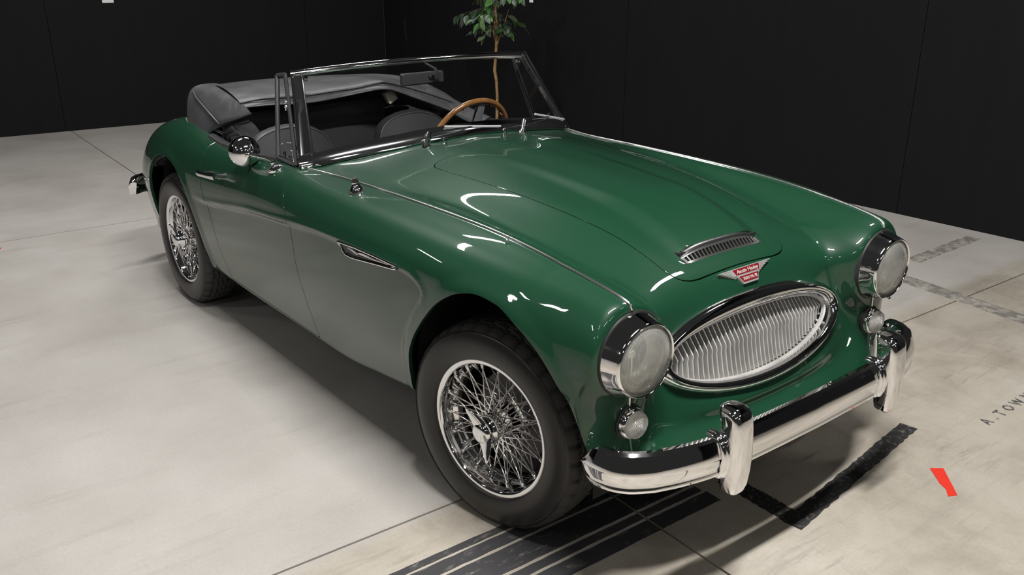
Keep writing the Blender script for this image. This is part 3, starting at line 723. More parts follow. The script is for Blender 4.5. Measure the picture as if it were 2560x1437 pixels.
# ---------------------------------------------------------------- wipers and washer jets
wip = empty('wiper', (0, 0, 0), car)
def surf_z(x, y):
    d = (SURF[..., 0]-x)**2+(SURF[..., 1]-y)**2; d = np.where(abs(GV) < 7.5, d, 9); i = np.unravel_index(d.argmin(), d.shape); return float(SURF[i][2])
for (px, py, ang) in ((-.905, -.225, 1), (-.905, .225, 1)):
    w = empty('wiper', (0, 0, 0), car) if py > 0 else wip
    z = surf_z(px, py); base = Vector((px, py, z))
    MB().lathe([(.016, -.005), (.016, .005), (.0105, .010), (.0105, .026), (.0135, .028), (.0135, .046), (.008, .051), (0, .052)], 20, 'z', base, Matrix.Rotation(-.12, 3, 'Y') @ Matrix.Rotation(-.35, 3, 'X')).build('spindle', CHROME2, w)
    top = base+Vector((-.006, .014, .042))
    if py < 0: b0, b1 = ws_p(-.16, .11), ws_p(.235, .03)
    else: b0, b1 = ws_p(.63, .16), ws_p(.97, .10)
    n = Vector((.6, 0, .6)).normalized()*.018; b0, b1 = b0+n, b1+n; mid = (b0+b1)/2
    MB().tube([top+Vector((.004, 0, 0)), top+(mid-top)*.3+Vector((0, 0, .004)), mid], [.0045, .0032, .0025], 8, flat=(.6, 1, (1, 0, 1))).build('wiper_arm', FRM, w)
    MB().tube([b0+(b1-b0)*t for t in np.linspace(0, 1, 9)], .0040, 6).build('blade_spine', WBL, w)
    MB().tube([b0-n*.45, (b0+b1)/2-n*.45, b1-n*.45], .0028, 6).build('blade_rubber', RUBBER, w)
for y in (-.175, .10):
    z = surf_z(-.857, y); MB().lathe([(.008, 0), (.008, .005), (.005, .007), (.005, .014), (.007, .016), (.006, .022), (0, .023)], 14, 'z', (-.857, y, z)).build('washer_jet', CHROME2, car)
# ---------------------------------------------------------------- quarterlights, door caps and door furniture
WBL = mat('wiper_silver', (.62, .62, .63), .35, .35)
FRM = mat('dark_chrome_frame', (.42, .42, .44), .18, 1)
for s in (-1, 1):
    ql = empty('quarterlight', (0, 0, 0), car)
    a = Vector((-1.313, s*.622, .868)); b = Vector((-1.396, s*.560, 1.156)); c = Vector((-1.334, s*.556, 1.166)); d = Vector((-1.138, s*.632, .868))
    m_ = MB()
    for p0, p1, r in ((a, b, .0095), (b, c, .007), (c, d, .0075), (d, a, .007)): m_.tube([p0, p1], r, 8)
    m_.build('vent_frame', VINYL, ql)
    MB().tube([a+Vector((.014, 0, .01)), b+Vector((.012, 0, -.012)), c+Vector((.002, 0, -.014)), d+Vector((-.014, 0, .012))], .0035, 6, closed=True).build('vent_rim', FRM, ql)
    mesh('vent_glass', [a, b, c, d], [(0, 1, 2, 3)], GLASS, ql, smooth=False)
    k_ = c+(d-c)*.36+Vector((-.006, s*.008, 0)); MB().sphere(k_, (.007, .008, .007)).sphere(k_+Vector((0, 0, .016)), (.006, .007, .007)).tube([k_, k_+Vector((-.004, 0, -.014))], .004).build('hinge', CHROME, ql)
    l0 = Vector((-1.29, s*.605, .875)); MB().tube([l0, l0+Vector((.07, 0, .004)), l0+Vector((.10, -.004*s, .05))], .0045, 8).tube([l0+Vector((0, 0, -.006)), l0+Vector((0, 0, .016))], .006).build('vent_latch', CHROME, ql)
    # padded black door cap and inner door panel
    rows = []
    for x in np.linspace(-2.02, -1.10, 30):
        z = float(bead_f(x)[0][1]); rows.append([(x, s*.627, z-.004), (x, s*.622, z+.006), (x, s*.605, z+.010), (x, s*.585, z+.005), (x, s*.572, z-.012), (x, s*.570, z-.05), (x, s*.575, z-.10)])
    MB().grid(rows).build('door_cap', VINYL, car)
    MB().grid([[(x, s*.575, .74), (x, s*.56, .5), (x, s*.56, .26)] for x in np.linspace(-2.15, -1.03, 6)]).build('door_trim_panel', VINYL, car)
    # handle
    hd_ = empty('door_handle', (0, 0, 0), car)
    z0 = .735; pts = [(-1.828, s*.752, .7335), (-1.80, s*.756, .7355), (-1.74, s*.757, .741), (-1.68, s*.755, .747), (-1.638, s*.752, .752)]
    MB().tube(pts, [.0115, .0105, .0095, .0115, .0125], 12, flat=(1.2, .8, (0, 0, 1))).sphere((-1.829, s*.752, .7335), (.009, .010, .0125)).tube([(-1.80, s*.754, .735), (-1.80, s*.70, .733)], .007).tube([(-1.645, s*.752, .75), (-1.645, s*.70, .746)], [.009, .012]).build('grip', CHROME2, hd_)
# wing mirror on the near door
wm = empty('wing_mirror', (0, 0, 0), car)
bs = Vector((-1.238, -.668, .847))
MB().lathe([(.030, -.006), (.030, .001), (.026, .006), (.014, .010), (.010, .016), (.010, .026), (0, .027)], 28, 'z', bs, Matrix.Rotation(.30, 3, 'X')).build('mirror_base', CHROME2, wm)
mc = Vector((-1.425, -.702, .880)); ax_ = (Vector((1, -.18, -.03))).normalized()
M3 = ax_.to_track_quat('X', 'Z').to_matrix()
MB().lathe([(.056, -.026), (.0585, -.022), (.059, -.014), (.0565, .002), (.050, .018), (.040, .031), (.027, .041), (.013, .046), (0, .0475)], 48, 'x', mc, M3).build('mirror_bowl', CHROME, wm)
MB().lathe([(.056, -.024), (0, -.024)], 48, 'x', mc, M3).build('mirror_glass', mat('mirror_silver', (.9, .9, .9), .01, 1), wm)
MB().tube([bs+Vector((0, 0, .020)), bs+(mc-bs)*.3+Vector((0, 0, .018)), mc+ax_*.040], .0042, 10).sphere(mc+ax_*.046, (.012, .012, .012)).build('mirror_stalk', CHROME2, wm)
# aerial base and fender stud
ab = empty('aerial_base', (-.70, -.630, .860), car)
MB().lathe([(.026, -.006), (.026, .002), (.020, .006)], 24, 'z', (0, 0, 0), Matrix.Rotation(.22, 3, 'X')).build('rubber_pad', RUBBER, ab)
MB().lathe([(.023, .002), (.021, .012), (.015, .022), (.0125, .026), (.0125, .034), (.0095, .036)], 24, 'z', (0, 0, 0), Matrix.Rotation(.12, 3, 'X')).build('cone', CHROME2, ab)
MB().lathe([(.0085, .034), (.008, .046), (.0045, .048), (0, .048)], 16, 'z', (0, 0, 0), Matrix.Rotation(.12, 3, 'X')).build('socket_cap', RUBBER, ab)
MB().sphere((.035, -.587, .866), (.0065, .0065, .0065)).build('fender_stud', CHROME, car)
# side vent with chrome surround
for s in (-1, 1):
    sv = empty('fender_vent', (0, 0, 0), car)
    OUT = [(-.628, .732), (-.606, .709), (-.585, .701), (-.55, .700), (-.515, .7035), (-.40, .7195), (-.285, .7345), (-.270, .7395), (-.274, .7445), (-.40, .7430), (-.515, .7400)]
    def yv(z, o): return s*(.7445+o-.15*max(0, .735-z))
    MB().tube([(x, yv(z, .003), z) for x, z in OUT], .0040, 8, closed=True).tube([(x, yv(z, .006), z+.001) for x, z in OUT[2:8]], .0045, 8).build('vent_surround', CHROME, sv)
    rows = [[(a[0], yv(a[1], -.001), a[1]), (b[0], yv(b[1], .003), b[1])] for a, b in zip([(-.628, .732), (-.55, .739), (-.45, .742), (-.35, .7435), (-.274, .7442)], [(-.606, .709), (-.55, .7), (-.45, .7125), (-.35, .726), (-.272, .738)])]
    MB().grid(rows).build('vent_recess', mat('vent_dark', (.012, .012, .012), .15, .3), sv)
    MB().tube([(-.56, yv(.729, .006), .7295), (-.50, yv(.722, .006), .7235), (-.485, yv(.729, .006), .7300), (-.40, yv(.732, .006), .7330), (-.31, yv(.74, .006), .7400)], [.0014, .0032, .0036, .0028, .001], 6).build('vent_flash', CHROME, sv)
# ================================================================ CABIN
PIPE = mat('seat_piping', (.06, .06, .058), .5)
CARPET = mat('black_carpet', (.012, .012, .013), .95)
cn = noise(CARPET, 400, 2); bump(CARPET, cn.outputs[0], .4, .003)
for M_, sc_ in ((VINYL, 260), (LEATHER, 180)):
    n_ = noise(M_, sc_, 3); bump(M_, n_.outputs[0], .12, .002)
MB().box((-1.62, 0, .262), (1.2, 1.1, .02)).box((-1.62, 0, .36), (1.15, .22, .18), taper=.8).build('cabin_floor', CARPET, car, smooth=False)
# padded dash top and panel
rows = []
for q in np.linspace(-.97, .97, 31):
    b = ws_b(q); y = b.y*.975
    rows.append([(b.x-.012, y, b.z+.006), (b.x-.05, y, b.z+.016), (b.x-.10, y, b.z+.017), (b.x-.135, y, b.z+.008), (b.x-.15, y, b.z-.012), (b.x-.142, y, b.z-.035), (b.x-.12, y, b.z-.05), (b.x-.12, y, b.z-.22)])
MB().grid(rows).build('dash_top', VINYL, car)
def seat(y, x=-1.70):
    s = empty('seat', (x, y, 0), car)
    # backrest: rounded top, slightly dished
    def back(front):
        rows = []
        for k in range(17):
            t = math.pi*k/16; w = .19*math.cos(t)
            top = .885-.30*(1-math.sin(t)**.55)*.55
            row = []
            for v in range(7):
                z = .42+(top-.42)*v/6; xx = -.075*(z-.42)/.45
                bul = .035*math.sin(math.pi*min(1, v/6*.9+.1))*(1-(w/.2)**2)
                row.append((xx+(bul+.012 if front else -.055+.01*(w/.19)**2), -w, z))
            rows.append(row)
        return rows
    F_, B_ = back(True), back(False)
    m_ = MB().grid(F_).grid(B_)
    m_.grid([[F_[k][6], tuple((a+b)/2+(0, 0, .012)[i] for i, (a, b) in enumerate(zip(F_[k][6], B_[k][6]))), B_[k][6]] for k in range(17)])
    m_.build('backrest', LEATHER, s, sharp=70)
    MB().tube([(p[0]+.002, p[1], p[2]+.002) for p in [F_[k][6] for k in range(17)]], .0022, 6).build('piping', PIPE, s)
    rows = []
    for k in range(13):
        t = 2*math.pi*k/12
    cu = MB().box((.24, 0, .40), (.46, .42, .12)).build('cushion', LEATHER, s, bevel=.04)
    MB().box((.22, 0, .30), (.40, .34, .09)).build('seat_base', CARPET, s, smooth=False)
seat(-.365); seat(.255)
# folded rear squab board
rb_ = empty('rear_squab', (0, 0, 0), car)
MB().box((-2.01, -.16, .72), (.03, .80, .41), Matrix.Rotation(-.06, 3, 'Y')).build('board', LEATHER, rb_, bevel=.008)
MB().tube([(-2.008, -.555, .925), (-2.008, .236, .925), (-2.004, .240, .915), (-1.985, .240, .52)], .003, 6).build('piping', PIPE, rb_)
MB().box((-2.1, 0, .48), (.3, 1.1, .10)).build('rear_shelf', CARPET, car, smooth=False)
# steering wheel
WOOD = mat('varnished_wood', (.30, .115, .03), .22, 0, .7)
wn = noise(WOOD, 14, 4); wr = ramp(WOOD, wn.outputs[0], [(.3, (.17, .068, .020)), (.7, (.34, .165, .058))]); lk(WOOD, wr.outputs[0], bsdf(WOOD).inputs['Base Color'])
stw = empty('steering_wheel', (-1.468, .366, .790), car); stw.rotation_euler = (0, D(24), 0)    # axis along local x, wheel in y-z plane
ring = [(0, .203*math.cos(2*math.pi*k/64), .203*math.sin(2*math.pi*k/64)) for k in range(64)]
MB().tube(ring, .0125, 12, closed=True).build('wood_rim', WOOD, stw)
for k in range(28):
    a = 2*math.pi*k/28; MB().sphere((-.001, .190*math.cos(a), .190*math.sin(a)), (.010, .006, .006), 8, 5).build('rim_notch', WOOD, stw)
ALS = mat('brushed_spoke', (.34, .34, .36), .45, .6)
for a in (D(84), D(204), D(324)):
    p0 = Vector((.035, .02*math.cos(a), .02*math.sin(a))); p1 = Vector((0, .196*math.cos(a), .196*math.sin(a)))
    MB().tube([p0, p0+(p1-p0)*.5, p1], 1, 10, flat=(.0022, .019, (1, 0, 0))).build('wheel_spoke', ALS, stw)
MB().lathe([(0, -.012), (.025, -.01), (.036, 0), (.036, .03), (.02, .05), (.02, .28)], 24, 'x').build('wheel_hub', BLACK, stw)
# interior mirror
im = empty('interior_mirror', (-1.165, -.068, 1.130), car); im.rotation_euler = (0, D(-4), D(0))
MB().box((0, 0, 0), (.026, .190, .047)).build('mirror_housing', mat('mirror_black', (.022, .022, .024), .45), im, bevel=.011)
MB().tube([(.01, .03, .004), (.032, .035, .012), (.028, .05, .03)], .006, 8).sphere((.014, .03, .004), (.01, .01, .01)).tube([(.028, .05, .03), (-.07, .055, .055)], .005).build('mirror_stem', BLACK, im)
MB().box((.034, .048, .008), (.005, .03, .022), Matrix.Rotation(.4, 3, 'X')).build('mount_plate', BLACK, im, bevel=.002)
# far door wind-up and grab bits seen past the wheel
MB().tube([(-1.62, .50, .845), (-1.60, .51, .905)], .006).build('grab_lever', CHROME, car)
# ---------------------------------------------------------------- folded hood
CLOTH = mat('hood_cloth', (.07, .07, .073), .46)
c1 = noise(CLOTH, 300, 2); c3_ = noise(CLOTH, 6, 2, .4, dist=.5); bump(CLOTH, c3_.outputs[0], .35, .03); c2 = noise(CLOTH, 5, 3); cr = ramp(CLOTH, c2.outputs[0], [(.35, (.030, .030, .033)), (.7, (.068, .068, .072))]); lk(CLOTH, cr.outputs[0], bsdf(CLOTH).inputs['Base Color'])
hood = empty('folded_hood', (0, 0, 0), car)
# y, back(x,z), mid(z), seam(x,z), bottom(x,z)
HR = [(-.50, -2.27, 1.026, 1.032, -1.94, .985, -1.94, .955), (-.42, -2.28, 1.028, 1.036, -1.90, 1.000, -1.91, .962), (-.32, -2.29, 1.030, 1.038, -1.88, 1.000, -1.89, .958), (-.20, -2.30, 1.028, 1.036, -1.87, 1.000, -1.88, .955), (-.08, -2.30, 1.026, 1.036, -1.87, 1.006, -1.88, .966), (.02, -2.29, 1.024, 1.036, -1.86, 1.012, -1.87, .978), (.09, -2.28, 1.024, 1.036, -1.85, 1.022, -1.85, .990), (.145, -2.27, 1.022, 1.036, -1.83, 1.032, -1.82, .996), (.20, -2.26, 1.021, 1.030, -1.83, 1.018, -1.82, .975), (.28, -2.25, 1.02, 1.018, -1.82, .994, -1.81, .942), (.37, -2.22, 1.016, 1.000, -1.80, .962, -1.79, .905), (.45, -2.16, 1.004, .978, -1.77, .930, -1.76, .868), (.51, -2.08, .98, .950, -1.74, .900, -1.74, .842), (.56, -2.0, .94, .91, -1.73, .872, -1.74, .83)]
rows = []
for y, bx, bz, mz, sx, sz, ox, oz in HR:
    mx = (bx+sx)/2; ox += .040; oz += .004
    rows.append([(bx+.05, y, .86), (bx-.03, y, .90), (bx-.035, y, .96), (bx-.015, y, bz-.006), (bx+.03, y, bz+.002), (mx, y, mz), (sx-.03, y, sz+.012), (sx+.004, y, sz), (sx-.004, y, sz-.007), (sx+.020, y, (sz+oz)/2+.002), (ox+.002, y, oz+.006), (ox-.012, y, oz), (ox-.06, y, oz+.004), (mx-.05, y, oz-.02)])
MB().grid(rows).build('hood_roll', CLOTH, hood, sharp=80, sub=2)
pf_ = [(r[4]+.003, r[0], r[5]-.003) for r in HR]; MB().tube(pf_, .003, 6).build('seam_piping', VINYL, hood)
# side flap over the near rear fender
FL = [[(-2.24, -.47, 1.036), (-2.28, -.54, 1.030), (-2.305, -.582, 1.012), (-2.318, -.598, .95), (-2.31, -.61, .88)],
      [(-2.12, -.48, 1.024), (-2.17, -.54, 1.009), (-2.21, -.586, .978), (-2.24, -.603, .91), (-2.25, -.62, .845)],
      [(-1.99, -.49, .996), (-2.04, -.54, .976), (-2.10, -.586, .938), (-2.155, -.612, .872), (-2.185, -.640, .805)],
      [(-1.87, -.495, .966), (-1.93, -.54, .942), (-2.01, -.584, .906), (-2.085, -.615, .846), (-2.12, -.646, .785)],
      [(-1.835, -.495, .950), (-1.89, -.538, .925), (-1.985, -.578, .890), (-2.07, -.608, .836), (-2.11, -.640, .780)],
      [(-1.86, -.49, .938), (-1.92, -.525, .914), (-2.0, -.555, .88), (-2.08, -.585, .84), (-2.12, -.605, .802)]]
MB().grid(FL).build('hood_flap', CLOTH, hood, sharp=80, sub=2)
MB().tube([(-2.275, -.580, 1.004)]+[(r[2][0], r[2][1]-.004, r[2][2]+.003) for r in FL[1:5]]+[FL[4][1], FL[4][0]], .0042, 8).build('flap_piping', VINYL, hood)
MB().tube([(r[4][0], r[4][1]-.003, r[4][2]) for r in FL[:5]], .004, 8).build('hem_piping', VINYL, hood)
MB().lathe([(.007, 0), (.007, .004), (.004, .009), (0, .010)], 12, 'y', (-2.12, -.636, .834), Matrix.Rotation(math.pi, 3, 'Z')).build('press_stud', CHROME, hood)
# frame irons and crumpled webbing under the flap
m_ = MB()
for k in range(3):
    m_.tube([(-2.02+.05*k, -.56, .83), (-1.93+.06*k, -.55, .875-.012*k), (-1.86+.05*k, -.53, .83)], .010, 8, flat=(.5, 1.6, (0, 1, 0)))
m_.build('frame_iron', VINYL, hood)
MB().tube([(-2.03, -.585, .86), (-1.99, -.585, .862), (-1.955, -.58, .858)], .006, 8).build('frame_hinge', CHROME, hood)
MB().grid([[(-2.02, -.56, .84), (-1.98, -.55, .90), (-1.90, -.50, .925)], [(-1.96, -.56, .83), (-1.93, -.54, .88), (-1.85, -.48, .905)], [(-1.90, -.56, .83), (-1.87, -.53, .865), (-1.82, -.47, .87)], [(-1.84, -.56, .82), (-1.82, -.53, .83), (-1.80, -.47, .83)]]).build('webbing', VINYL, hood, sub=2)
# far side strap down to the body
MB().tube([(-1.86, .40, .965), (-1.78, .47, .905), (-1.70, .52, .862), (-1.60, .56, .83)], [1, 1, 1, 1], 12, flat=(.020, .045, (.3, -.3, 1))).build('hood_fold', CLOTH, hood)
MB().box((-1.86, .195, .958), (.03, .05, .06), Matrix.Rotation(.5, 3, 'X')).build('wooden_batten', mat('pale_batten', (.55, .50, .42), .6), hood, bevel=.006)
MB().tube([(-2.56, -.44, .872), (-2.60, -.46, .90)], .012, 10).build('deck_stud', CHROME, car)
# ================================================================ ROOM
CON = mat('concrete', (.42, .39, .35), .5)
_tc = nd(CON, 'ShaderNodeTexCoord')
def con_vec(sx, sy, rot):
    m_ = nd(CON, 'ShaderNodeMapping'); m_.inputs['Scale'].default_value = (sx, sy, 1); m_.inputs['Rotation'].default_value = (0, 0, rot); lk(CON, _tc.outputs['Object'], m_.inputs[0]); return m_.outputs[0]
def mixc(a, b, f, mode='MIX'):
    n = nd(CON, 'ShaderNodeMix', data_type='RGBA', blend_type=mode)
    if isinstance(f, float): n.inputs[0].default_value = f
    else: lk(CON, f, n.inputs[0])
    for i, q in ((6, a), (7, b)):
        if isinstance(q, tuple): n.inputs[i].default_value = (*q, 1)
        else: lk(CON, q, n.inputs[i])
    return n.outputs[2]
n1 = noise(CON, 1.1, 5, .62, vec=con_vec(1, 1, 0)); base_ = ramp(CON, n1.outputs[0], [(.28, (.355, .333, .306)), (.52, (.415, .393, .366)), (.75, (.46, .441, .418))])
# browner, dirtier concrete ahead of the joint
sx_ = nd(CON, 'ShaderNodeSeparateXYZ'); lk(CON, _tc.outputs['Object'], sx_.inputs[0])
fx_ = nd(CON, 'ShaderNodeMapRange'); fx_.inputs['From Min'].default_value = -.16; fx_.inputs['From Max'].default_value = -.08; lk(CON, sx_.outputs[0], fx_.inputs[0])
n2 = noise(CON, 2.2, 6, .65, vec=con_vec(1, 1, 0), dist=.4); brown = ramp(CON, n2.outputs[0], [(.28, (.265, .235, .19)), (.5, (.37, .335, .282)), (.78, (.445, .412, .36))])
c0 = mixc(base_.outputs[0], brown.outputs[0], fx_.outputs[0])
# long soft wipe marks and short dark scuffs along two directions
n3 = noise(CON, 1.0, 6, .7, vec=con_vec(9, 1.1, .25)); st = ramp(CON, n3.outputs[0], [(.55, (0, 0, 0)), (.75, (.34, .34, .34))]); c1 = mixc(c0, (.23, .21, .185), st.outputs[0])
n4 = noise(CON, 1.0, 5, .75, vec=con_vec(55, 5, .45), dist=.3); s4 = ramp(CON, n4.outputs[0], [(.69, (0, 0, 0)), (.75, (.6, .6, .6))]); c2 = mixc(c1, (.10, .09, .078), s4.outputs[0])
n5 = noise(CON, 1.0, 5, .75, vec=con_vec(4, 42, .9), dist=.5); s5 = ramp(CON, n5.outputs[0], [(.69, (0, 0, 0)), (.74, (.6, .6, .6))]); c3 = mixc(c2, (.12, .105, .09), s5.outputs[0])
n6 = noise(CON, 95, 3, .7, vec=con_vec(1, 1, 0)); s6 = ramp(CON, n6.outputs[0], [(.3, (.90, .90, .90)), (.7, (1, 1, 1))]); c4 = mixc(c3, s6.outputs[0], 1.0, 'MULTIPLY')
n7 = noise(CON, 1.0, 7, .78, vec=con_vec(26, 3.2, -.5), dist=.6); s7 = ramp(CON, n7.outputs[0], [(.54, (0, 0, 0)), (.68, (.5, .5, .5))]); n8 = noise(CON, 1.0, 7, .78, vec=con_vec(3.5, 30, -.2), dist=.8); s8 = ramp(CON, n8.outputs[0], [(.58, (0, 0, 0)), (.68, (.5, .5, .5))])
mm_ = nd(CON, 'ShaderNodeMath', operation='MAXIMUM'); lk(CON, s7.outputs[0], mm_.inputs[0]); lk(CON, s8.outputs[0], mm_.inputs[1]); mf_ = nd(CON, 'ShaderNodeMath', operation='MULTIPLY'); lk(CON, mm_.outputs[0], mf_.inputs[0]); n9 = noise(CON, 1.7, 4, .6, vec=con_vec(1, 1, .7)); s9 = ramp(CON, n9.outputs[0], [(.36, (.12, .12, .12)), (.58, (1, 1, 1))]); mg_ = nd(CON, 'ShaderNodeMath', operation='MULTIPLY'); lk(CON, fx_.outputs[0], mg_.inputs[0]); lk(CON, s9.outputs[0], mg_.inputs[1]); lk(CON, mg_.outputs[0], mf_.inputs[1])
c5 = mixc(c4, (.15, .13, .105), mf_.outputs[0]); lk(CON, c5, bsdf(CON).inputs['Base Color'])
rr_ = ramp(CON, n2.outputs[0], [(.3, (.40, .40, .40)), (.75, (.58, .58, .58))]); lk(CON, rr_.outputs[0], bsdf(CON).inputs['Roughness'])
bump(CON, n6.outputs[0], .08, .002)
BLW = mat('black_wall_paint', (.0048, .0048, .0056), .7, spec=.22)
ws_n = noise(BLW, 1.0, 2); _m = nd(BLW, 'ShaderNodeMapping'); _m.inputs['Scale'].default_value = (9, 9, .9); _t = nd(BLW, 'ShaderNodeTexCoord'); lk(BLW, _t.outputs['Object'], _m.inputs[0]); lk(BLW, _m.outputs[0], ws_n.inputs['Vector']); ws_r = ramp(BLW, ws_n.outputs[0], [(.2, (.0030, .0030, .0036)), (.72, (.0042, .0042, .0050)), (.755, (.0042, .0042, .0050)), (.77, (.030, .030, .030))]); lk(BLW, ws_r.outputs[0], bsdf(BLW).inputs['Base Color']); wb_ = noise(BLW, 140, 2); bump(BLW, wb_.outputs[0], .15, .003)
def walls():
    A = Vector((-7.127, 3.284, 0)); dl = (Vector((-7.518, -.592, 0))-A).normalized(); dr = (Vector((-.266, 3.48, 0))-A).normalized()
    for name, d, L, off in (('wall_left', dl, 14, .9), ('wall_right', dr, 16, 1.2)):
        n = Vector((-d.y, d.x, 0));
        if n.dot(Vector((0, 0, 0))-A) > 0: n = -n        # n points away from the room
        w = mesh(name, [A+n*.03, A+d*L+n*.03, A+d*L+n*.03+Vector((0, 0, 5)), A+n*.03+Vector((0, 0, 5)), A+n*.15, A+d*L+n*.15, A+d*L+n*.15+Vector((0, 0, 5)), A+n*.15+Vector((0, 0, 5))], [(0, 1, 2, 3), (4, 5, 6, 7), (3, 2, 6, 7)], BLACK, None, False)
        prop(w, 'black painted panel wall behind the car' if 0 else None, None, None, 'structure')
        x = 0; widths = [off]+[2.44]*7
        for k, wd in enumerate(widths):
            a, b = x+.002, x+wd-.002; x += wd
            P = [A+d*a, A+d*b, A+d*b+Vector((0, 0, 5)), A+d*a+Vector((0, 0, 5))]; P2 = [p+n*.028 for p in P]
            mesh('panel', P+P2, [(0, 1, 2, 3), (0, 4, 5, 1), (1, 5, 6, 2), (2, 6, 7, 3), (3, 7, 4, 0)], BLW, w, False)
    return A, dl, dr
WA, WDL, WDR = walls()
fl = mesh('floor', [(-11, -9, -.03), (8, -9, -.03), (8, 6, -.03), (-11, 6, -.03)], [(0, 1, 2, 3)], mat('joint_dirt', (.05, .045, .04), .9), None, False); prop(fl, kind='structure')
FO = Vector((-.113, -.252, 0)); fa = D(-2.0); FE = Vector((math.cos(fa), math.sin(fa), 0)); FN = Vector((-math.sin(fa), math.cos(fa), 0))
def slab(i, j):
    S = 3.81; g = .004
    p = lambda a, b: FO+FE*a+FN*b
    a0, a1, b0, b1 = i*S+g, (i+1)*S-g, j*S+g, (j+1)*S-g
    n = 1
    P = [p(a0, b0), p(a1, b0), p(a1, b1), p(a0, b1)]
    mesh('slab', P+[q+Vector((0, 0, -.028)) for q in P], [(0, 1, 2, 3), (0, 4, 5, 1), (1, 5, 6, 2), (2, 6, 7, 3), (3, 7, 4, 0)], CON, fl, False)
for i in range(-3, 2):
    for j in range(-2, 2): slab(i, j)
# ================================================================ MARKS ON THE FLOOR
def worn(name, col, lo=.42, hi=.56, scale=22, base=(.40, .37, .325), stretch=(1, 1)):
    m = mat(name, col, .6); n = noise(m, scale, 6, .72); mp_ = nd(m, 'ShaderNodeMapping'); mp_.inputs['Scale'].default_value = (stretch[0], stretch[1], 1); t = nd(m, 'ShaderNodeTexCoord')
    lk(m, t.outputs['Object'], mp_.inputs[0]); lk(m, mp_.outputs[0], n.inputs['Vector'])
    r = ramp(m, n.outputs[0], [(lo, base), (hi, col)]); lk(m, r.outputs[0], bsdf(m).inputs['Base Color']); return m
def strip(name, a, b, w0, w1, mt, parent=None, z=.0012, n=40, jag=.003):
    'flat strip along a-b with ragged sides: w0 / w1 = offsets to the left and right of the line'
    a, b = Vector((*a, 0)), Vector((*b, 0)); d = (b-a); nn = Vector((-d.y, d.x, 0)).normalized(); rows = []
    for i in range(n+1):
        p = a+d*i/n; e = random.uniform(-jag, jag), random.uniform(-jag, jag)
        rows.append([p+nn*(w0+e[0]), p+nn*(w1+e[1])])
    m_ = MB(); top = [[Vector((q.x, q.y, z)) for q in r_] for r_ in rows]; m_.grid([[r_[0]-Vector((0, 0, z)), r_[0], r_[1], r_[1]-Vector((0, 0, z))] for r_ in top])
    return m_.build(name, mt, parent, smooth=False)
STR = worn('stripe_black', (.034, .033, .035), .22, .44, 26, (.22, .20, .18), (1.2, .5))
mk = prop(empty('striped_floor_marking', (.22, -.5, 0)), 'band of five worn black stripes on the floor running under the front tyre', 'floor marking')
for x0, x1, ye in ((.074, .100, -.10), (.109, .156, -.06), (.167, .258, -.03), (.270, .301, -.02), (.313, .371, -.012)):
    yj = -.252-.035*(x0+.113)
    strip('stripe', (x0-.22-.042, -1.0), (x0-.22-.008, yj+.5-.004), 0, -(x1-x0), STR, mk, jag=.0012)
    strip('stripe', (x0-.22-.008, yj+.5+.004), (x0-.22, ye+.5), 0, -(x1-x0), STR, mk, jag=.0012, n=12)
BT = worn('black_tape', (.016, .016, .016), .34, .47, 60, (.12, .11, .10))
lt = prop(empty('black_tape_corner', (.55, .08, 0)), 'L-shaped strip of worn black tape on the floor below the front bumper', 'tape')
strip('tape_strip', (.30-.55, .092-.08), (.59-.55, .082-.08), .035, -.035, BT, lt, .0014)
strip('tape_strip', (.588-.55, .045-.08), (.485-.55, .880-.08), .030, -.030, BT, lt, .0018)
GT = worn('grey_tape', (.16, .15, .135), .34, .56, 16)
prop(strip('grey_tape_strip', (-.478, 2.64), (-.482, 3.335), .042, -.042, GT, None, .001), 'short worn grey tape strip on the floor near the right-hand wall', 'tape')
prop(strip('grey_tape_strip', (-.50, 2.345), (.60, 2.20), .055, -.055, GT, None, .001), 'long worn grey tape strip on the floor beyond the left headlamp', 'tape')
RT = mat('red_tape', (.58, .028, .014), .5)
def flat(name, pts, mt, lab, cat, z=.0015):
    c = sum((Vector(q) for q in pts), Vector((0, 0)))/len(pts); n = len(pts)
    V_ = [(x-c.x, y-c.y, 0) for x, y in pts]+[(x-c.x, y-c.y, z) for x, y in pts]
    o = MB().add(V_, [tuple(range(n, 2*n))]+[(i, (i+1) % n, (i+1) % n+n, i+n) for i in range(n)]).build(name, mt, None, smooth=False); o.location = (c.x, c.y, 0); return prop(o, lab, cat)
flat('red_tape_scrap', [(.677, .668), (.705, .703), (.752, .651), (.812, .585), (.797, .556), (.772, .590), (.762, .596), (.742, .607), (.727, .622)], RT, 'torn scrap of bright red tape stuck to the floor right of the bumper', 'tape')
flat('red_tape_scrap', [(-3.865, -1.305), (-3.835, -1.245), (-3.80, -1.265), (-3.825, -1.32)], RT, 'tiny red tape scrap on the floor at the far left edge', 'tape')
SP_ = worn('stencil_paint', (.05, .05, .052), .36, .50, 70)
so = prop(empty('stencil_lettering', (.660, 1.112, .0006)), 'faded black stencilled lettering on the floor at the right edge', 'lettering'); so.rotation_euler = (0, 0, D(90))
for ch, ox in zip('A.TOWN', (0, .066, .105, .165, .232, .318)):
    c_ = bpy.data.curves.new('letter', 'FONT'); c_.body = ch; c_.size = .056; c_.extrude = .0005; c_.resolution_u = 2; c_.offset = .0016; c_.materials.append(SP_)
    t_o = bpy.data.objects.new('letter', c_); COL.objects.link(t_o); bpy.context.view_layer.update()
    me_ = bpy.data.meshes.new_from_object(t_o.evaluated_get(bpy.context.evaluated_depsgraph_get())); bpy.data.objects.remove(t_o); bpy.data.curves.remove(c_)
    o = link('letter', me_, None, so); o.location = (ox, 0, 0)
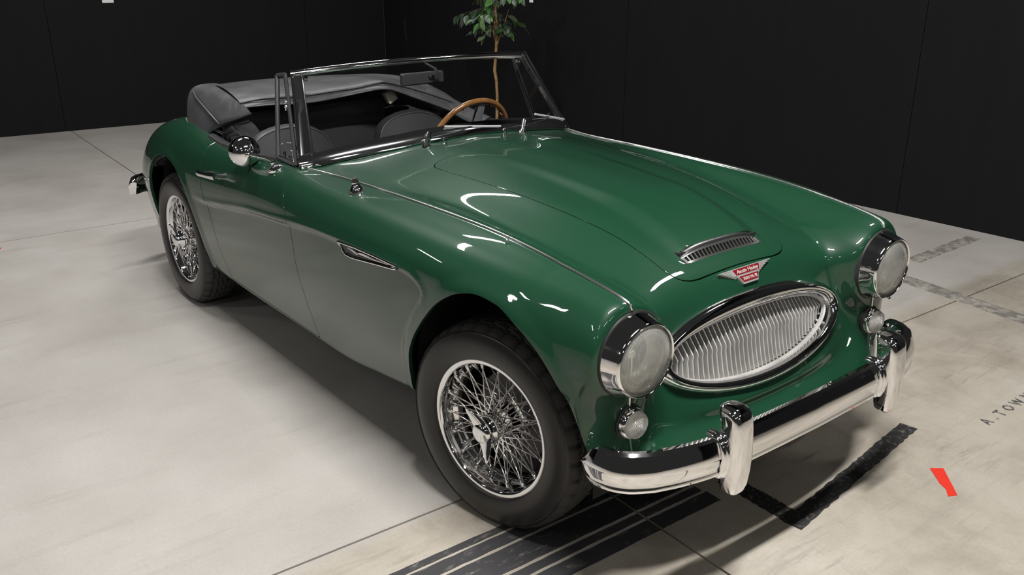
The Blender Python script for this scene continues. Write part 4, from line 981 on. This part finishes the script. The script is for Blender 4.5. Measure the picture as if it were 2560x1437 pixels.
# ================================================================ PAPERS ON THE WALLS
PAP = mat('white_paper', (.80, .80, .80), .6)
def on_wall(px, A, d):
    R = cam.rotation_euler.to_matrix(); r = R @ Vector(((px[0]-1280)/2252.8, -(px[1]-718.5)/2252.8, -1)); n = Vector((-d.y, d.x, 0)); t = (A-cam.location).dot(n)/r.dot(n); return cam.location+r*t
def paper(px, A, d, w, h, lab, nm='paper_notice'):
    p = on_wall(px, A, d); n = Vector((-d.y, d.x, 0)); n = n if n.dot(cam.location-A) > 0 else -n
    o = MB().box((0, 0, 0), (w, .002, h)).build(nm, PAP, None, smooth=False); o.location = p+n*.004+Vector((0, 0, h/2)); o.rotation_euler = (0, 0, math.atan2(d.y, d.x)); prop(o, lab, 'paper')
paper((270, 7), WA, WDL, .10, .14, 'small white paper notice high on the left black wall, cut by the frame top')
paper((1329, 6), WA, WDR, .05, .10, 'small white paper tag on the black wall right of the tree crown')
# ================================================================ FICUS TREE
tree = prop(empty('ficus_tree', (-4.3, 2.68, 0)), 'slim indoor ficus tree with pale trunk standing against the black wall behind the car', 'tree')
BARK = mat('ficus_bark', (.36, .21, .085), .7); bn_ = noise(BARK, 30, 4); br_ = ramp(BARK, bn_.outputs[0], [(.3, (.25, .135, .05)), (.7, (.46, .29, .13))]); lk(BARK, br_.outputs[0], bsdf(BARK).inputs['Base Color'])
TW = mat('twig', (.05, .035, .02), .7)
MB().lathe([(0, 0), (.12, 0), (.14, .17), (.147, .175), (.145, .19), (.13, .19), (.125, .15), (0, .15)], 32, 'z').build('planter', mat('planter_black', (.015, .015, .015), .5), tree)
trunk = [(0, 0, .12), (.005, .004, .45), (.0, .0, .58), (-.008, -.012, .66), (-.004, -.006, .75), (0, 0, .85), (.004, .004, .98), (0, -.004, 1.12), (.004, 0, 1.30), (0, 0, 1.55), (.004, .004, 1.75)]
MB().tube(trunk, [.014, .0122, .0122, .014, .012, .0115, .012, .011, .010, .007, .004], 10).tube([(0, 0, .86), (.015, .03, .95), (.03, .07, 1.05), (.04, .10, 1.15)], [.010, .007, .005, .0015], 8).tube([(-.006, -.012, .90), (-.008, -.022, .98), (-.003, -.012, 1.06), (.0, .004, 1.14)], [.0015, .006, .006, .004], 8).build('trunk', BARK, tree)
LM = [mat('leaf_dark', (.030, .062, .034), .4), mat('leaf_grey', (.085, .115, .085), .45), mat('leaf_bright', (.050, .15, .028), .45), mat('leaf_olive', (.11, .16, .07), .45)]
def leaf_mesh(mt):
    rows = []; L = 8
    for i in range(L+1):
        t = i/L; w = .5*math.sin(math.pi*t**.85)**.9*(1-.25*t); zz = -.22*t*t
        rows.append([(t, -w*.62, zz+.06*w), (t, 0, zz-.03), (t, w*.62, zz+.06*w)])
    return MB().grid(rows).build('leaf', mt, tree)
LP = [leaf_mesh(m_) for m_ in LM]
rg = random.Random(11); tips = []
tw = MB()
for k in range(33):
    z0 = rg.uniform(.92, 1.45) if k > 15 else rg.uniform(.95, 1.2); a = rg.uniform(0, 2*math.pi); rr = (.36 if z0 > 1.02 else .20)*rg.uniform(.55, 1.1)*(1 if z0 < 1.4 else .75)
    p0 = Vector((0, 0, z0)); p1 = p0+Vector((math.cos(a)*rr*.5, math.sin(a)*rr*.5, .08)); p2 = p0+Vector((math.cos(a)*rr, math.sin(a)*rr, .03+rg.uniform(-.06, .06)))
    tw.tube([p0, p1, p2], [.0035, .0025, .0015], 5); tips.append((p0, p1, p2, a))
tw.build('branch', TW, tree)
used_ = set(); cnt_ = 0
for p0, p1, p2, a in tips:
    for i in range(9):
        t = .25+.75*i/8; p = p1.lerp(p2, max(0, (t-.5)*2)) if t > .5 else p0.lerp(p1, t*2)
        q = rg.random(); ki = 2 if (p.y > .1 and q < .25) or (p.x+p.y*-.8 > .12 and q < .55) or q < .06 else (0 if q < .45 else (1 if q < .82 else 3))
        if cnt_ >= 296: break
        if ki in used_: o = LP[ki].copy(); COL.objects.link(o)
        else: o = LP[ki]; used_.add(ki)
        o.parent = tree; o.location = p; s_ = rg.uniform(.062, .094); o.scale = (s_, s_*.95, s_)
        o.rotation_euler = (rg.uniform(-.7, .7), rg.uniform(.1, 1.15), a+rg.uniform(-1.2, 1.2)); cnt_ += 1
